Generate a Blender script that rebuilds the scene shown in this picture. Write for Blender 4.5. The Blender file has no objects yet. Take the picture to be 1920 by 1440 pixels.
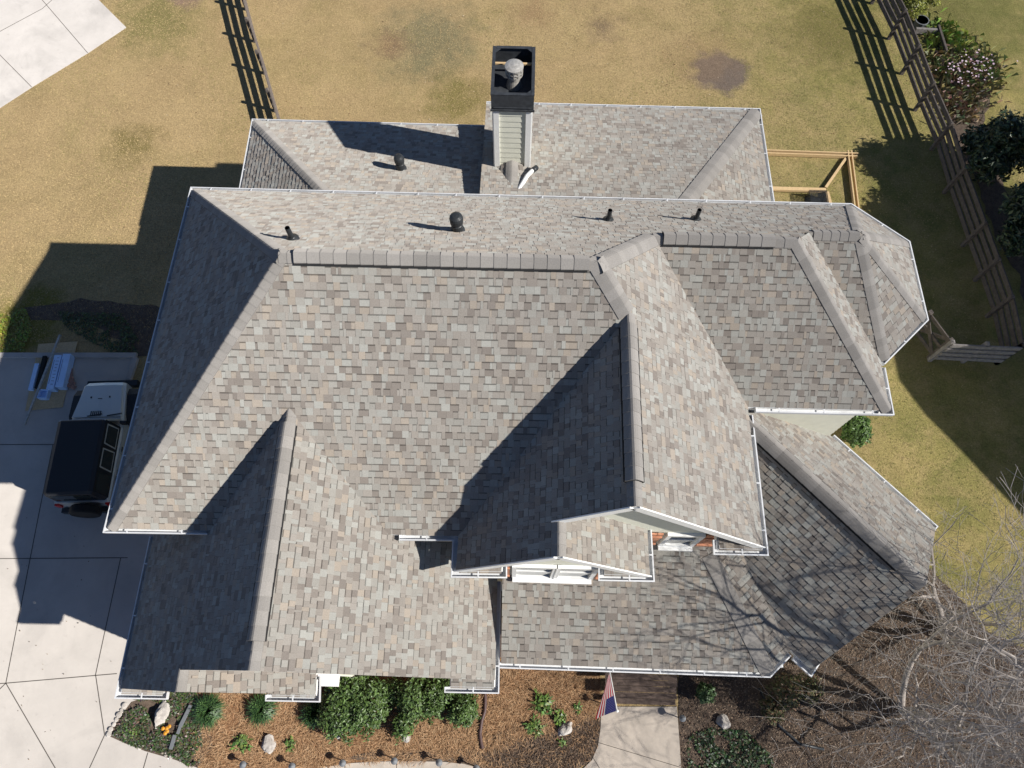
import bpy, math, random
import numpy as np
from mathutils import Vector, Matrix, noise
random.seed(7)
SC = bpy.context.scene
COL = SC.collection
# ------------------------------------------------------------------ camera
CAMZ = 21.07
RM = ((0.9996207, -0.0264835, 0.0075508), (0.0273480, 0.9224296, -0.3851956), (0.0032362, 0.3852560, 0.9228040))
FPX = 1364.1
cd = bpy.data.cameras.new('camera'); cam = bpy.data.objects.new('camera', cd); COL.objects.link(cam)
cam.matrix_world = Matrix([list(RM[i]) + [(0, 0, CAMZ)[i]] for i in range(3)] + [[0, 0, 0, 1]])
cd.sensor_width = 36; cd.lens = FPX / 1920 * 36; cd.clip_end = 2000; cd.clip_start = .1
SC.camera = cam
# ------------------------------------------------------------------ light
SUN = Vector((1.211, -0.391, 1.0)).normalized()
el = math.asin(SUN.z); az = math.atan2(SUN.x, SUN.y)
w = bpy.data.worlds.new('World'); SC.world = w; w.use_nodes = True
nt = w.node_tree; bg = nt.nodes['Background']
sky = nt.nodes.new('ShaderNodeTexSky'); sky.sky_type = 'NISHITA'; sky.sun_disc = False
sky.sun_elevation = el; sky.sun_rotation = az; sky.altitude = 1200; sky.air_density = .55; sky.dust_density = .15; sky.ozone_density = 2.0
nt.links.new(sky.outputs[0], bg.inputs[0]); bg.inputs[1].default_value = .09
ld = bpy.data.lights.new('sun', 'SUN'); ld.energy = 5.0; ld.angle = math.radians(.53); ld.color = (1, .955, .89)
lo = bpy.data.objects.new('sun', ld); COL.objects.link(lo); lo.location = (20, -10, 40)
lo.rotation_euler = SUN.to_track_quat('Z', 'Y').to_euler()
SC.view_settings.view_transform = 'Standard'; SC.view_settings.look = 'None'
SC.view_settings.exposure = .44; SC.view_settings.gamma = 1
SC.cycles.max_bounces = 5; SC.cycles.diffuse_bounces = 3; SC.cycles.transparent_max_bounces = 4

# ------------------------------------------------------------------ measuring: photo pixel + height -> point in the place
def AT(px, py, z=0.):
    d = Vector(((px - 960) / FPX, -(py - 720) / FPX, -1.))
    D = Vector([sum(RM[i][k] * d[k] for k in range(3)) for i in range(3)])
    return Vector((0, 0, CAMZ)) + D * ((z - CAMZ) / D.z)
def A2(px, py, z=0.):
    p = AT(px, py, z); return (p.x, p.y)
# ------------------------------------------------------------------ materials
def mat(name, col=(.5, .5, .5), rough=.7, var=0., scale=3., col2=None, bump=0., bscale=40., metal=0., attr=False, spec=.3, detail=6, stain=0.):
    m = bpy.data.materials.new(name); m.use_nodes = True
    n = m.node_tree.nodes; L = m.node_tree.links; b = n['Principled BSDF']
    b.inputs['Roughness'].default_value = rough; b.inputs['Metallic'].default_value = metal
    b.inputs['Specular IOR Level'].default_value = spec
    b.inputs['Base Color'].default_value = (*col, 1)
    if 'Diffuse Roughness' in b.inputs and rough >= .8: b.inputs['Diffuse Roughness'].default_value = 1.
    g = n.new('ShaderNodeNewGeometry')
    src = None
    if attr:
        a = n.new('ShaderNodeAttribute'); a.attribute_name = 'Col'; src = a.outputs['Color']
    if var > 0 or col2:
        t = n.new('ShaderNodeTexNoise'); t.inputs['Scale'].default_value = scale; t.inputs['Detail'].default_value = detail
        t.inputs['Roughness'].default_value = .65
        L.new(g.outputs['Position'], t.inputs['Vector'])
        r = n.new('ShaderNodeMapRange'); r.inputs[1].default_value = .32; r.inputs[2].default_value = .68
        L.new(t.outputs['Fac'], r.inputs[0])
        if attr:
            r.inputs[3].default_value = 1 - var; r.inputs[4].default_value = 1 + var
            mx = n.new('ShaderNodeVectorMath'); mx.operation = 'SCALE'
            L.new(src, mx.inputs[0]); L.new(r.outputs[0], mx.inputs['Scale']); L.new(mx.outputs[0], b.inputs['Base Color'])
        else:
            mx = n.new('ShaderNodeMix'); mx.data_type = 'RGBA'
            c2 = col2 or tuple(c * (1 - var) for c in col)
            c1 = col if col2 else tuple(min(1, c * (1 + var)) for c in col)
            mx.inputs[6].default_value = (*c1, 1); mx.inputs[7].default_value = (*c2, 1)
            L.new(r.outputs[0], mx.inputs[0]); L.new(mx.outputs[2], b.inputs['Base Color'])
    elif attr:
        L.new(src, b.inputs['Base Color'])
    if stain:
        cur = b.inputs['Base Color'].links[0].from_socket if b.inputs['Base Color'].links else None
        for sc_, lo_, hi_, k_, ds in ((.45, .50, .72, stain, 1.2), (5.5, .60, .74, stain * .8, .3), (30., .64, .72, stain * 1.1, 0.)):
            t = n.new('ShaderNodeTexNoise'); t.inputs['Scale'].default_value = sc_; t.inputs['Detail'].default_value = 8; t.inputs['Distortion'].default_value = ds
            t.inputs['Roughness'].default_value = .62; L.new(g.outputs['Position'], t.inputs['Vector'])
            r = n.new('ShaderNodeMapRange'); r.inputs[1].default_value = lo_; r.inputs[2].default_value = hi_; r.inputs[3].default_value = 1.; r.inputs[4].default_value = 1. - k_
            L.new(t.outputs['Fac'], r.inputs[0]); mx = n.new('ShaderNodeVectorMath'); mx.operation = 'SCALE'; L.new(cur, mx.inputs[0]); L.new(r.outputs[0], mx.inputs['Scale']); cur = mx.outputs[0]
        L.new(cur, b.inputs['Base Color'])
    if bump > 0:
        t2 = n.new('ShaderNodeTexNoise'); t2.inputs['Scale'].default_value = bscale; t2.inputs['Detail'].default_value = 4
        L.new(g.outputs['Position'], t2.inputs['Vector'])
        bp = n.new('ShaderNodeBump'); bp.inputs['Strength'].default_value = 1; bp.inputs['Distance'].default_value = bump
        L.new(t2.outputs['Fac'], bp.inputs['Height']); L.new(bp.outputs[0], b.inputs['Normal'])
    return m
M = {}
M['shingle'] = mat('shingle', attr=True, var=.12, scale=55, rough=.95, bump=.002, bscale=160, spec=.15, stain=.07)
M['white'] = mat('white_paint', (.78, .78, .76), .45, var=.05, scale=6)
M['gutter'] = mat('gutter_enamel', (.64, .65, .66), .4, var=.05, scale=9, stain=.22)
M['cream'] = mat('cream_siding', (.66, .66, .56), .6, var=.05, scale=5)
M['black'] = mat('black_metal', (.042, .046, .052), .45, var=.3, scale=9)
M['plastic'] = mat('black_plastic', (.03, .033, .036), .4)
M['steel'] = mat('galvanised_steel', (.46, .44, .40), .45, var=.25, scale=14, metal=.35)
M['glass'] = mat('window_glass', (.03, .04, .045), .08, spec=.6)
M['shutter'] = mat('stained_cedar', (.50, .235, .14), .65, var=.2, scale=14)
M['brick'] = mat('brick', (.38, .22, .17), .85, var=.3, scale=14)
M['concrete'] = mat('concrete', (.525, .49, .45), .85, var=.06, scale=1.1, bump=.002, bscale=60, detail=10, stain=.13)
M['concrete2'] = mat('older_concrete', (.46, .435, .41), .85, var=.08, scale=.8, bump=.002, bscale=60, detail=10, stain=.2)
M['walk'] = mat('weathered_concrete', (.56, .50, .43), .85, var=.13, scale=3.2, bump=.002, bscale=60, detail=10, stain=.10)
M['joint'] = mat('joint', (.10, .09, .08), .95)
M['soil'] = mat('soil', (.18, .135, .10), .95, col2=(.085, .062, .048), scale=7, bump=.03, bscale=30)
M['straw'] = mat('pine_straw_bed', (.36, .20, .10), .95, col2=(.19, .10, .05), scale=6, bump=.03, bscale=35)
M['strand'] = mat('strands', attr=True, rough=.9, spec=.1)
M['leaf'] = mat('leaves', attr=True, rough=.45, spec=.4)
M['bark'] = mat('pale_bark', (.52, .47, .42), .85, col2=(.33, .29, .26), scale=10)
M['fence'] = mat('weathered_fence_wood', (.125, .105, .092), .9, var=.35, scale=9)
M['fencegrey'] = mat('grey_fence_wood', (.26, .24, .225), .9, var=.3, scale=9)
M['lumber'] = mat('new_lumber', (.62, .45, .24), .7, col2=(.50, .35, .19), scale=12)
M['ply'] = mat('osb_board', (.66, .52, .32), .8, col2=(.50, .38, .22), scale=22)
M['deck'] = mat('deck_boards', (.135, .098, .08), .85, var=.25, scale=8)
M['rock'] = mat('field_stone', (.56, .53, .49), .9, col2=(.34, .31, .28), scale=6, bump=.03, bscale=14)
M['drain'] = mat('brown_drain_pipe', (.085, .05, .045), .5)
M['box'] = mat('blue_white_carton', (.50, .68, .95), .6, var=.08)
M['ink'] = mat('dark_print', (.05, .07, .13), .6)
M['carbody'] = mat('silver_paint', (.60, .62, .60), .28, metal=.25, spec=.5)
M['cartop'] = mat('black_hardtop', (.022, .024, .028), .55)
M['tyre'] = mat('rubber', (.02, .02, .02), .85)
M['redlens'] = mat('red_lens', (.42, .02, .02), .2)
M['hose'] = mat('grey_pipe', (.17, .18, .19), .6)
M['flagred'] = mat('flag_red', (.42, .008, .03), .7); M['flagwhite'] = mat('flag_white', (.62, .60, .60), .7); M['flagblue'] = mat('flag_blue', (.04, .045, .16), .7)
for k in ('flagred', 'flagwhite', 'flagblue'):
    n_ = M[k].node_tree; p_ = n_.nodes['Principled BSDF']; t_ = n_.nodes.new('ShaderNodeBsdfTranslucent'); t_.inputs[0].default_value = p_.inputs['Base Color'].default_value; x_ = n_.nodes.new('ShaderNodeMixShader'); x_.inputs[0].default_value = .5
    n_.links.new(p_.outputs[0], x_.inputs[1]); n_.links.new(t_.outputs[0], x_.inputs[2]); n_.links.new(x_.outputs[0], n_.nodes['Material Output'].inputs['Surface'])
M['straw_rim'] = mat('chamois', (.4, .36, .3), .8)

def lawn_mat():
    m = bpy.data.materials.new('lawn'); m.use_nodes = True
    n = m.node_tree.nodes; L = m.node_tree.links; b = n['Principled BSDF']; b.inputs['Roughness'].default_value = .95
    b.inputs['Specular IOR Level'].default_value = .1
    g = n.new('ShaderNodeNewGeometry'); P = g.outputs['Position']
    def noise_(s, d=5, r=.6, dist=0.):
        t = n.new('ShaderNodeTexNoise'); t.inputs['Scale'].default_value = s; t.inputs['Detail'].default_value = d
        t.inputs['Roughness'].default_value = r; t.inputs['Distortion'].default_value = dist; L.new(P, t.inputs['Vector']); return t.outputs['Fac']
    def rng(v, a, b_, c=0., d=1.):
        r = n.new('ShaderNodeMapRange'); r.inputs[1].default_value = a; r.inputs[2].default_value = b_; r.inputs[3].default_value = c; r.inputs[4].default_value = d; r.clamp = True
        L.new(v, r.inputs[0]); return r.outputs[0]
    def mix(f, a, b_):
        x = n.new('ShaderNodeMix'); x.data_type = 'RGBA'
        for k, v in ((6, a), (7, b_)):
            if isinstance(v, tuple): x.inputs[k].default_value = (*v, 1)
            else: L.new(v, x.inputs[k])
        L.new(f, x.inputs[0]); return x.outputs[2]
    def mth(op, a, b_=None):
        x = n.new('ShaderNodeMath'); x.operation = op; x.use_clamp = op in ('ADD', 'MAXIMUM', 'MULTIPLY')
        for k, v in ((0, a), (1, b_)):
            if v is None: continue
            if isinstance(v, float): x.inputs[k].default_value = v
            else: L.new(v, x.inputs[k])
        return x.outputs[0]
    def blob(cx, cy, r0, r1, sc=(1, 1)):
        s = n.new('ShaderNodeVectorMath'); s.operation = 'SUBTRACT'; L.new(P, s.inputs[0]); s.inputs[1].default_value = (cx, cy, 0)
        mm = n.new('ShaderNodeVectorMath'); mm.operation = 'MULTIPLY'; L.new(s.outputs[0], mm.inputs[0]); mm.inputs[1].default_value = (sc[0], sc[1], 0)
        l = n.new('ShaderNodeVectorMath'); l.operation = 'LENGTH'; L.new(mm.outputs[0], l.inputs[0])
        nn = n.new('ShaderNodeMath'); nn.operation = 'MULTIPLY_ADD'; L.new(noise_(1.6, 6), nn.inputs[0]); nn.inputs[1].default_value = (r1 - r0) * 1.6 + .9; L.new(l.outputs['Value'], nn.inputs[2])
        return rng(nn.outputs[0], r1 + .5 + (r1 - r0) * .8, r0 + .45 + (r1 - r0) * .8)
    sx = n.new('ShaderNodeSeparateXYZ'); L.new(P, sx.inputs[0])
    tan = mix(rng(noise_(.45, 6), .35, .65), (.57, .418, .215), (.50, .362, .185))
    green = mix(rng(noise_(.8, 6), .35, .65), (.235, .225, .075), (.38, .32, .12))
    east = rng(sx.outputs['X'], 3.5, 13.5)
    patch = rng(noise_(.28, 5, .65, .6), .44, .66)
    f = mth('ADD', mth('MULTIPLY', east, .95), mth('MULTIPLY', patch, .35))
    fe = mth('MULTIPLY', f, rng(noise_(1.3, 6, .7), .25, .55, .35, 1.))
    c = mix(fe, tan, green)
    for (px, py, r0, r1, col) in ((800, 80, .8, 2.6, (.22, .21, .12)), (300, 30, .6, 2.6, (.25, .23, .08)), (860, 185, .4, 1.6, (.22, .19, .055)), (1560, 60, .8, 2.6, (.19, .17, .055)), (60, 600, .8, 1.4, (.20, .19, .02)), (250, 270, .2, 1.2, (.22, .18, .06)), (1800, 20, 1.6, 4.2, (.17, .17, .055))):
        p = AT(px, py); c = mix(mth('MULTIPLY', blob(p.x, p.y, r0, r1), .75), c, col)
    for (px, py, r0, r1, col, k) in ((1350, 133, .82, 1.2, (.185, .15, .13), .95), (735, 85, .2, 1.0, (.36, .20, .12), .5), (1130, 50, .1, .9, (.17, .12, .09), .6), (1000, 20, .2, 1.2, (.33, .19, .11), .4), (1320, 110, .8, 1.8, (.36, .235, .13), .35), (350, -5, .3, .8, (.36, .24, .18), .9)):
        p = AT(px, py); c = mix(mth('MULTIPLY', blob(p.x, p.y, r0, r1), k), c, col)
    vr = n.new('ShaderNodeVectorMath'); vr.operation = 'SCALE'; L.new(c, vr.inputs[0])
    fine = mth('MULTIPLY', rng(noise_(17, 6, .85), .34, .66, .55, 1.28), mth('MULTIPLY', rng(noise_(6, 5, .7), .3, .7, .80, 1.0), rng(noise_(1.1, 6, .7, .8), .35, .65, .88, 1.0)))
    x = n.new('ShaderNodeMath'); x.operation = 'MULTIPLY'; L.new(fine, x.inputs[0]); x.inputs[1].default_value = 1.02
    L.new(fine, vr.inputs['Scale']); L.new(vr.outputs[0], b.inputs['Base Color'])
    t2 = noise_(34, 5, .7); bp = n.new('ShaderNodeBump'); bp.inputs['Distance'].default_value = .05
    bp.inputs['Strength'].default_value = .9; L.new(t2, bp.inputs['Height']); L.new(bp.outputs[0], b.inputs['Normal'])
    return m
M['lawn'] = lawn_mat()

# ------------------------------------------------------------------ mesh builder
class MB:
    def __init__(s): s.v = []; s.f = []; s.c = []; s.m = []
    def add(s, vs, fs, col=None, mi=0):
        o = len(s.v); s.v += [tuple(p) for p in vs]
        for f in fs: s.f.append([i + o for i in f]); s.c.append(col or (1, 1, 1)); s.m.append(mi)
    def box(s, c, d, rz=0., col=None, mi=0, X=None, Y=None, Z=None):
        """centre c, full size d, optional axes"""
        if X is None:
            X = Vector((math.cos(rz), math.sin(rz), 0)); Y = Vector((-math.sin(rz), math.cos(rz), 0)); Z = Vector((0, 0, 1))
        c = Vector(c); vs = [c + X * (d[0] / 2 * a) + Y * (d[1] / 2 * b) + Z * (d[2] / 2 * e) for a in (-1, 1) for b in (-1, 1) for e in (-1, 1)]
        s.add(vs, [(0, 1, 3, 2), (4, 6, 7, 5), (0, 4, 5, 1), (2, 3, 7, 6), (0, 2, 6, 4), (1, 5, 7, 3)], col, mi)
    def bar(s, p, q, w, h, col=None, mi=0, up=(0, 0, 1)):
        p = Vector(p); q = Vector(q); X = (q - p); l = X.length; X.normalize(); Y = Vector(up).cross(X)
        if Y.length < 1e-4: Y = Vector((0, 1, 0)).cross(X)
        Y.normalize(); Z = X.cross(Y); s.box((p + q) / 2, (l, w, h), X=X, Y=Y, Z=Z, col=col, mi=mi)
    def tube(s, pts, r, n=8, col=None, mi=0, cap=True):
        pts = [Vector(p) for p in pts]; rs = r if isinstance(r, (list, tuple)) else [r] * len(pts)
        rings = []; prev = None
        for i, p in enumerate(pts):
            t = (pts[min(i + 1, len(pts) - 1)] - pts[max(i - 1, 0)]).normalized()
            if prev is None:
                a = t.orthogonal().normalized()
            else:
                a = prev - t * prev.dot(t)
                a = a.normalized() if a.length > 1e-5 else t.orthogonal().normalized()
            prev = a; b = t.cross(a)
            rings.append([p + (a * math.cos(2 * math.pi * k / n) + b * math.sin(2 * math.pi * k / n)) * rs[i] for k in range(n)])
        vs = [p for rg in rings for p in rg]
        fs = [(i * n + k, i * n + (k + 1) % n, (i + 1) * n + (k + 1) % n, (i + 1) * n + k) for i in range(len(pts) - 1) for k in range(n)]
        if cap: fs += [tuple(reversed(range(n))), tuple(range((len(pts) - 1) * n, len(pts) * n))]
        s.add(vs, fs, col, mi)
    def lathe(s, c, prof, n=20, col=None, mi=0):
        s.tube([Vector(c) + Vector((0, 0, z)) for r, z in prof], [max(r, .0005) for r, z in prof], n, col, mi)
    def prism(s, poly, z0, z1, col=None, mi=0):
        n = len(poly); vs = [(x, y, z0) for x, y in poly] + [(x, y, z1) for x, y in poly]
        s.add(vs, [tuple(reversed(range(n))), tuple(range(n, 2 * n))] + [(i, (i + 1) % n, (i + 1) % n + n, i + n) for i in range(n)], col, mi)
    def build(s, name, mats, parent=None, label=None, smooth=False, local=False):
        off = Vector((0, 0, 0)); org = None
        if parent is not None and not local:
            p = parent
            while p is not None: off += p.location; p = p.parent
        if parent is None and not local and s.v:
            a = np.array(s.v); off = Vector(((a[:, 0].min() + a[:, 0].max()) / 2, (a[:, 1].min() + a[:, 1].max()) / 2, a[:, 2].min()))
        me = bpy.data.meshes.new(name)
        me.from_pydata([(a - off.x, b - off.y, c - off.z) for a, b, c in s.v], [], s.f)
        mats = mats if isinstance(mats, list) else [mats]
        for m in mats: me.materials.append(M[m])
        if len(mats) > 1: me.polygons.foreach_set('material_index', s.m)
        if any(c != (1, 1, 1) for c in s.c[:50] + s.c[-5:]):
            at = me.color_attributes.new('Col', 'FLOAT_COLOR', 'CORNER')
            arr = np.ones((len(me.loops), 4), np.float32); cnt = np.array([len(f) for f in s.f])
            arr[:, :3] = np.repeat(np.array(s.c, np.float32), cnt, axis=0); at.data.foreach_set('color', arr.ravel())
        if smooth: me.polygons.foreach_set('use_smooth', [True] * len(me.polygons))
        o = bpy.data.objects.new(name, me); COL.objects.link(o)
        if parent is not None: o.parent = parent
        elif not local: o.location = off
        if label: o['label'] = label
        return o
def tag(o, label=None, cat=None, group=None, kind=None):
    if label: o['label'] = label
    if cat: o['category'] = cat
    if group: o['group'] = group
    if kind: o['kind'] = kind
    return o
def thing(name, loc, label, cat, group=None, rz=0.):
    o = bpy.data.objects.new(name, None); COL.objects.link(o); o.location = loc; o.rotation_euler = (0, 0, rz); o.empty_display_size = .2
    return tag(o, label, cat, group)
def copy_tree(o, parent=None):
    c = o.copy(); COL.objects.link(c)
    if parent: c.parent = parent
    for ch in o.children: copy_tree(ch, c)
    return c

# ------------------------------------------------------------------ 2D helpers
def clip(poly, a, b, c):      # keep a x + b y + c >= 0
    out = []; n = len(poly)
    for i in range(n):
        p = poly[i]; q = poly[(i + 1) % n]; dp = a * p[0] + b * p[1] + c; dq = a * q[0] + b * q[1] + c
        if dp >= 0: out.append(p)
        if (dp > 0 and dq < 0) or (dp < 0 and dq > 0):
            t = dp / (dp - dq); out.append((p[0] + (q[0] - p[0]) * t, p[1] + (q[1] - p[1]) * t))
    return out
def area(poly): return .5 * sum(poly[i][0] * poly[(i + 1) % len(poly)][1] - poly[(i + 1) % len(poly)][0] * poly[i][1] for i in range(len(poly)))
def ccw(poly): return poly if area(poly) > 0 else poly[::-1]
def eave(p, q, z, s, inside):   # plane rising at slope s from eave line p-q towards inside
    n = Vector((-(q[1] - p[1]), q[0] - p[0])).normalized()
    if n.dot(Vector(inside) - Vector(p)) < 0: n = -n
    return (s * n.x, s * n.y, z - s * (n.x * p[0] + n.y * p[1]))
def plane3(a, b, c):
    n = (Vector(b) - Vector(a)).cross(Vector(c) - Vector(a)); d = n.dot(Vector(a))
    return (-n.x / n.z, -n.y / n.z, d / n.z)
def Zp(pl, p): return pl[0] * p[0] + pl[1] * p[1] + pl[2]
def faces(planes, foot, clips={}):
    res = []
    for i, pl in enumerate(planes):
        poly = list(foot)
        for j, q in enumerate(planes):
            if j != i: poly = clip(poly, q[0] - pl[0], q[1] - pl[1], q[2] - pl[2])
            if len(poly) < 3: break
        for (a, b, c) in clips.get(i, ()):
            if len(poly) >= 3: poly = clip(poly, a, b, c)
        if len(poly) >= 3 and abs(area(poly)) > 1e-4: res.append((i, poly))
    return res
def isect3(a, b, c):
    m = Matrix(((a[0], a[1], -1), (b[0], b[1], -1), (c[0], c[1], -1))); v = m.inverted() @ Vector((-a[2], -b[2], -c[2])); return v
# shingles as real tabs
PAL = [((.305, .298, .280), 30), ((.335, .338, .322), 16), ((.275, .253, .232), 22), ((.33, .29, .25), 13), ((.295, .275, .255), 24), ((.205, .182, .166), 11), ((.24, .216, .198), 10)]
PALC = [tuple((c * .85 + m_ * .15) * t_ for c, m_, t_ in zip(p[0], (.282, .268, .247), (1.125, 1.108, 1.068))) for p in PAL]; PALW = [p[1] for p in PAL]
def shingle_face(mb, pl, poly, edir=None, seed=0):
    rnd = random.Random(seed)
    g = Vector((pl[0], pl[1], 0)); s = g.length; up2 = g.normalized() if s > 1e-6 else Vector((0, 1, 0))
    U = Vector((up2.y, -up2.x, 0)); cs = 1 / math.sqrt(1 + s * s)
    V = Vector((up2.x * cs, up2.y * cs, s * cs)); N = U.cross(V)
    if N.z < 0: U = -U; N = -N
    O = Vector((poly[0][0], poly[0][1], Zp(pl, poly[0])))
    P3 = [Vector((x, y, Zp(pl, (x, y)))) for x, y in poly]
    uv = [((p - O).dot(U), (p - O).dot(V)) for p in P3]
    if area(uv) < 0: uv = uv[::-1]
    u0 = min(p[0] for p in uv); u1 = max(p[0] for p in uv); v0 = min(p[1] for p in uv); v1 = max(p[1] for p in uv)
    H = .140; k = 0; v = v0
    while v < v1:
        course = [p for p in uv]
        course = clip(course, 0, 1, -v); course = clip(course, 0, -1, v + H) if len(course) > 2 else course
        if len(course) > 2:
            cu0 = min(p[0] for p in course); cu1 = max(p[0] for p in course)
            u = cu0 - rnd.random() * .3; thick = True; dark = 0
            while u < cu1:
                wd = rnd.choice((.05, .08, .10, .12, .13, .14, .16, .18, .20)) * rnd.uniform(.8, 1.0)
                col = rnd.choices(PALC, PALW)[0]; jj = rnd.uniform(.93, 1.07); col = tuple(c * jj for c in col)
                thick = not thick if rnd.random() < .75 else thick
                t = .0145 if thick else .008
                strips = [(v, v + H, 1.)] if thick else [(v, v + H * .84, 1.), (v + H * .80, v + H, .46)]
                for (a, b, kk) in strips:
                    q = clip(clip(clip(clip(course, 1, 0, -u), -1, 0, u + wd - .002) if True else course, 0, 1, -a), 0, -1, b) if True else []
                    if len(q) > 2 and abs(area(q)) > 2e-5:
                        n = len(q); vs = []
                        for (uu, vv) in q: vs.append(O + U * uu + V * vv + N * (t * (1 - (vv - v) / H * .8) + .001))
                        for (uu, vv) in q: vs.append(O + U * uu + V * vv - N * .004)
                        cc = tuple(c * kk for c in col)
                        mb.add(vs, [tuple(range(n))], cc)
                        mb.add([], [], None)
                        o = len(mb.v) - 2 * n
                        dk = tuple(c * .5 for c in col)
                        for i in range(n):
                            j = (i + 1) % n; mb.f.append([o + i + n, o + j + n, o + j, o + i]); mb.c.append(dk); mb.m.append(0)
                u += wd
        v += H; k += 1
CAPC = (.298, .281, .26)
def cap_run(mb, P, Q, pa, pb, wd=.155, rise=.022, exp=.18, vent=False, seed=1):
    """ridge/hip caps from P (low/start) to Q along the meeting of planes pa, pb"""
    rnd = random.Random(seed); P = Vector(P); Q = Vector(Q); d = (Q - P); L = d.length; d.normalize()
    na = Vector((-pa[0], -pa[1], 1)).normalized(); nb = Vector((-pb[0], -pb[1], 1)).normalized()
    a = na.cross(d); a = a if a.z < 0 else -a
    b = nb.cross(d); b = b if b.z < 0 else -b
    if abs(a.z) < 1e-3: a = na.cross(d)
    n = (na + nb).normalized()
    if vent:
        for s_, dd, nn in ((1, a, na), (2, b, nb)):
            c0 = P + dd * (wd * .55) + nn * .02; c1 = Q + dd * (wd * .55) + nn * .02
            X = d; Y = dd; mbv = vent
            mbv.box((c0 + c1) / 2, (L, wd * 1.1 + .07, rise - .012), X=X, Y=Y, Z=nn, col=(.03, .03, .03))
            m = int(L / .045)
            for i in range(m):
                cc = P + d * ((i + .5) * L / m) + dd * (wd * 1.1 + .037) + nn * .02
                mbv.box(cc, (.02, .006, (rise - .012) * .55), X=X, Y=Y, Z=nn, col=(.22, .22, .22))
    k = max(1, round(L / exp)); jb = [rnd.uniform(-.006, .006) for _ in range(k)]; ts = [-1, -.8, -.5, -.22, 0, .22, .5, .8, 1]
    for i in range(k):
        s0 = i * L / k; s1 = (i + 1) * L / k + .03; jj = rnd.uniform(.93, 1.07); jj *= rnd.choice((1, 1, .93, 1.05)); col = tuple(c * jj for c in CAPC)
        ring = []
        for (s_, up) in ((s0, .013), (s1, .003)):
            for t in ts:
                dd, nn = (a, na) if t < 0 else (b, nb)
                at_ = abs(t); soft = .5 * wd * (a + b).length / 2 * max(0, (1 - at_ / .5)) ** 2 * .5
                ring.append(P + d * s_ + dd * (at_ * wd) + (nn * at_ + n * (1 - at_)) * (rise * (1 - .25 * at_ * at_) + up) - n * soft * .6)
        m = len(ts); vs = ring + [p - (n * .02) for p in (ring[:m])]
        fs = [(j, j + 1, j + 1 + m, j + m) for j in range(m - 1)]
        mb.add(vs, fs, col); o = len(mb.v) - len(vs)
        for j in range(m - 1): mb.f.append([o + j, o + 2 * m + j, o + 2 * m + j + 1, o + j + 1]); mb.c.append(tuple(c * .5 for c in col)); mb.m.append(0)
        for e in (0, m - 1):   # side skirts
            base = [ring[e], ring[e + m], ring[e + m] - n * (rise + .02), ring[e] - n * (rise + .02)]
            mb.add(base, [(0, 1, 2, 3)], tuple(c * .6 for c in col))
SEED = [10]
def roof_body(root, planes, foot, label, clips={}, slab=.2, hide=None):
    foot = ccw(foot); mb = MB()
    fl = faces(planes, foot, clips)
    for i, poly in fl:
        mb.add([(x, y, Zp(planes[i], (x, y))) for x, y in poly], [tuple(range(len(poly))) if area(poly) > 0 else tuple(reversed(range(len(poly))))], (.12, .11, .10))
        SEED[0] += 1; shingle_face(mb, planes[i], poly, seed=SEED[0])
    ro = mb.build('roof', 'shingle', root, label)
    # fascia and soffit: slab below, slightly smaller top
    fb = MB()
    full = faces(planes, foot if not hide else clip(clip(foot, 0, 1, -(wall_y)), 1, 0, 99))
    for i, poly in full:
        fb.add([(x, y, Zp(planes[i], (x, y)) - slab) for x, y in poly], [tuple(range(len(poly)))])
    n = len(foot)
    if hide: foot = sum([[p, ((p[0] * (1 - HS) + q[0] * HS), (p[1] * (1 - HS) + q[1] * HS))] for p, q in zip(foot, foot[1:] + foot[:1])], []); n = len(foot)
    for i in range(n):
        p, q = foot[i], foot[(i + 1) % n]
        ks = [0., 1.]
        for a in range(len(planes)):
            for b in range(a):
                da = Zp(planes[a], p) - Zp(planes[b], p); db = Zp(planes[a], q) - Zp(planes[b], q)
                if da * db < 0: ks.append(da / (da - db))
        ks = sorted(ks)
        for k0, k1 in zip(ks, ks[1:]):
            a = (p[0] + (q[0] - p[0]) * k0, p[1] + (q[1] - p[1]) * k0); b = (p[0] + (q[0] - p[0]) * k1, p[1] + (q[1] - p[1]) * k1)
            if hide and hide(a, b): continue
            za = min(Zp(t, a) for t in planes); zb = min(Zp(t, b) for t in planes)
            fb.add([(*a, za - slab), (*b, zb - slab), (*b, zb - .004), (*a, za - .004)], [(0, 1, 2, 3)])
    fb.build('fascia', 'white', ro)
    return ro
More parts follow.
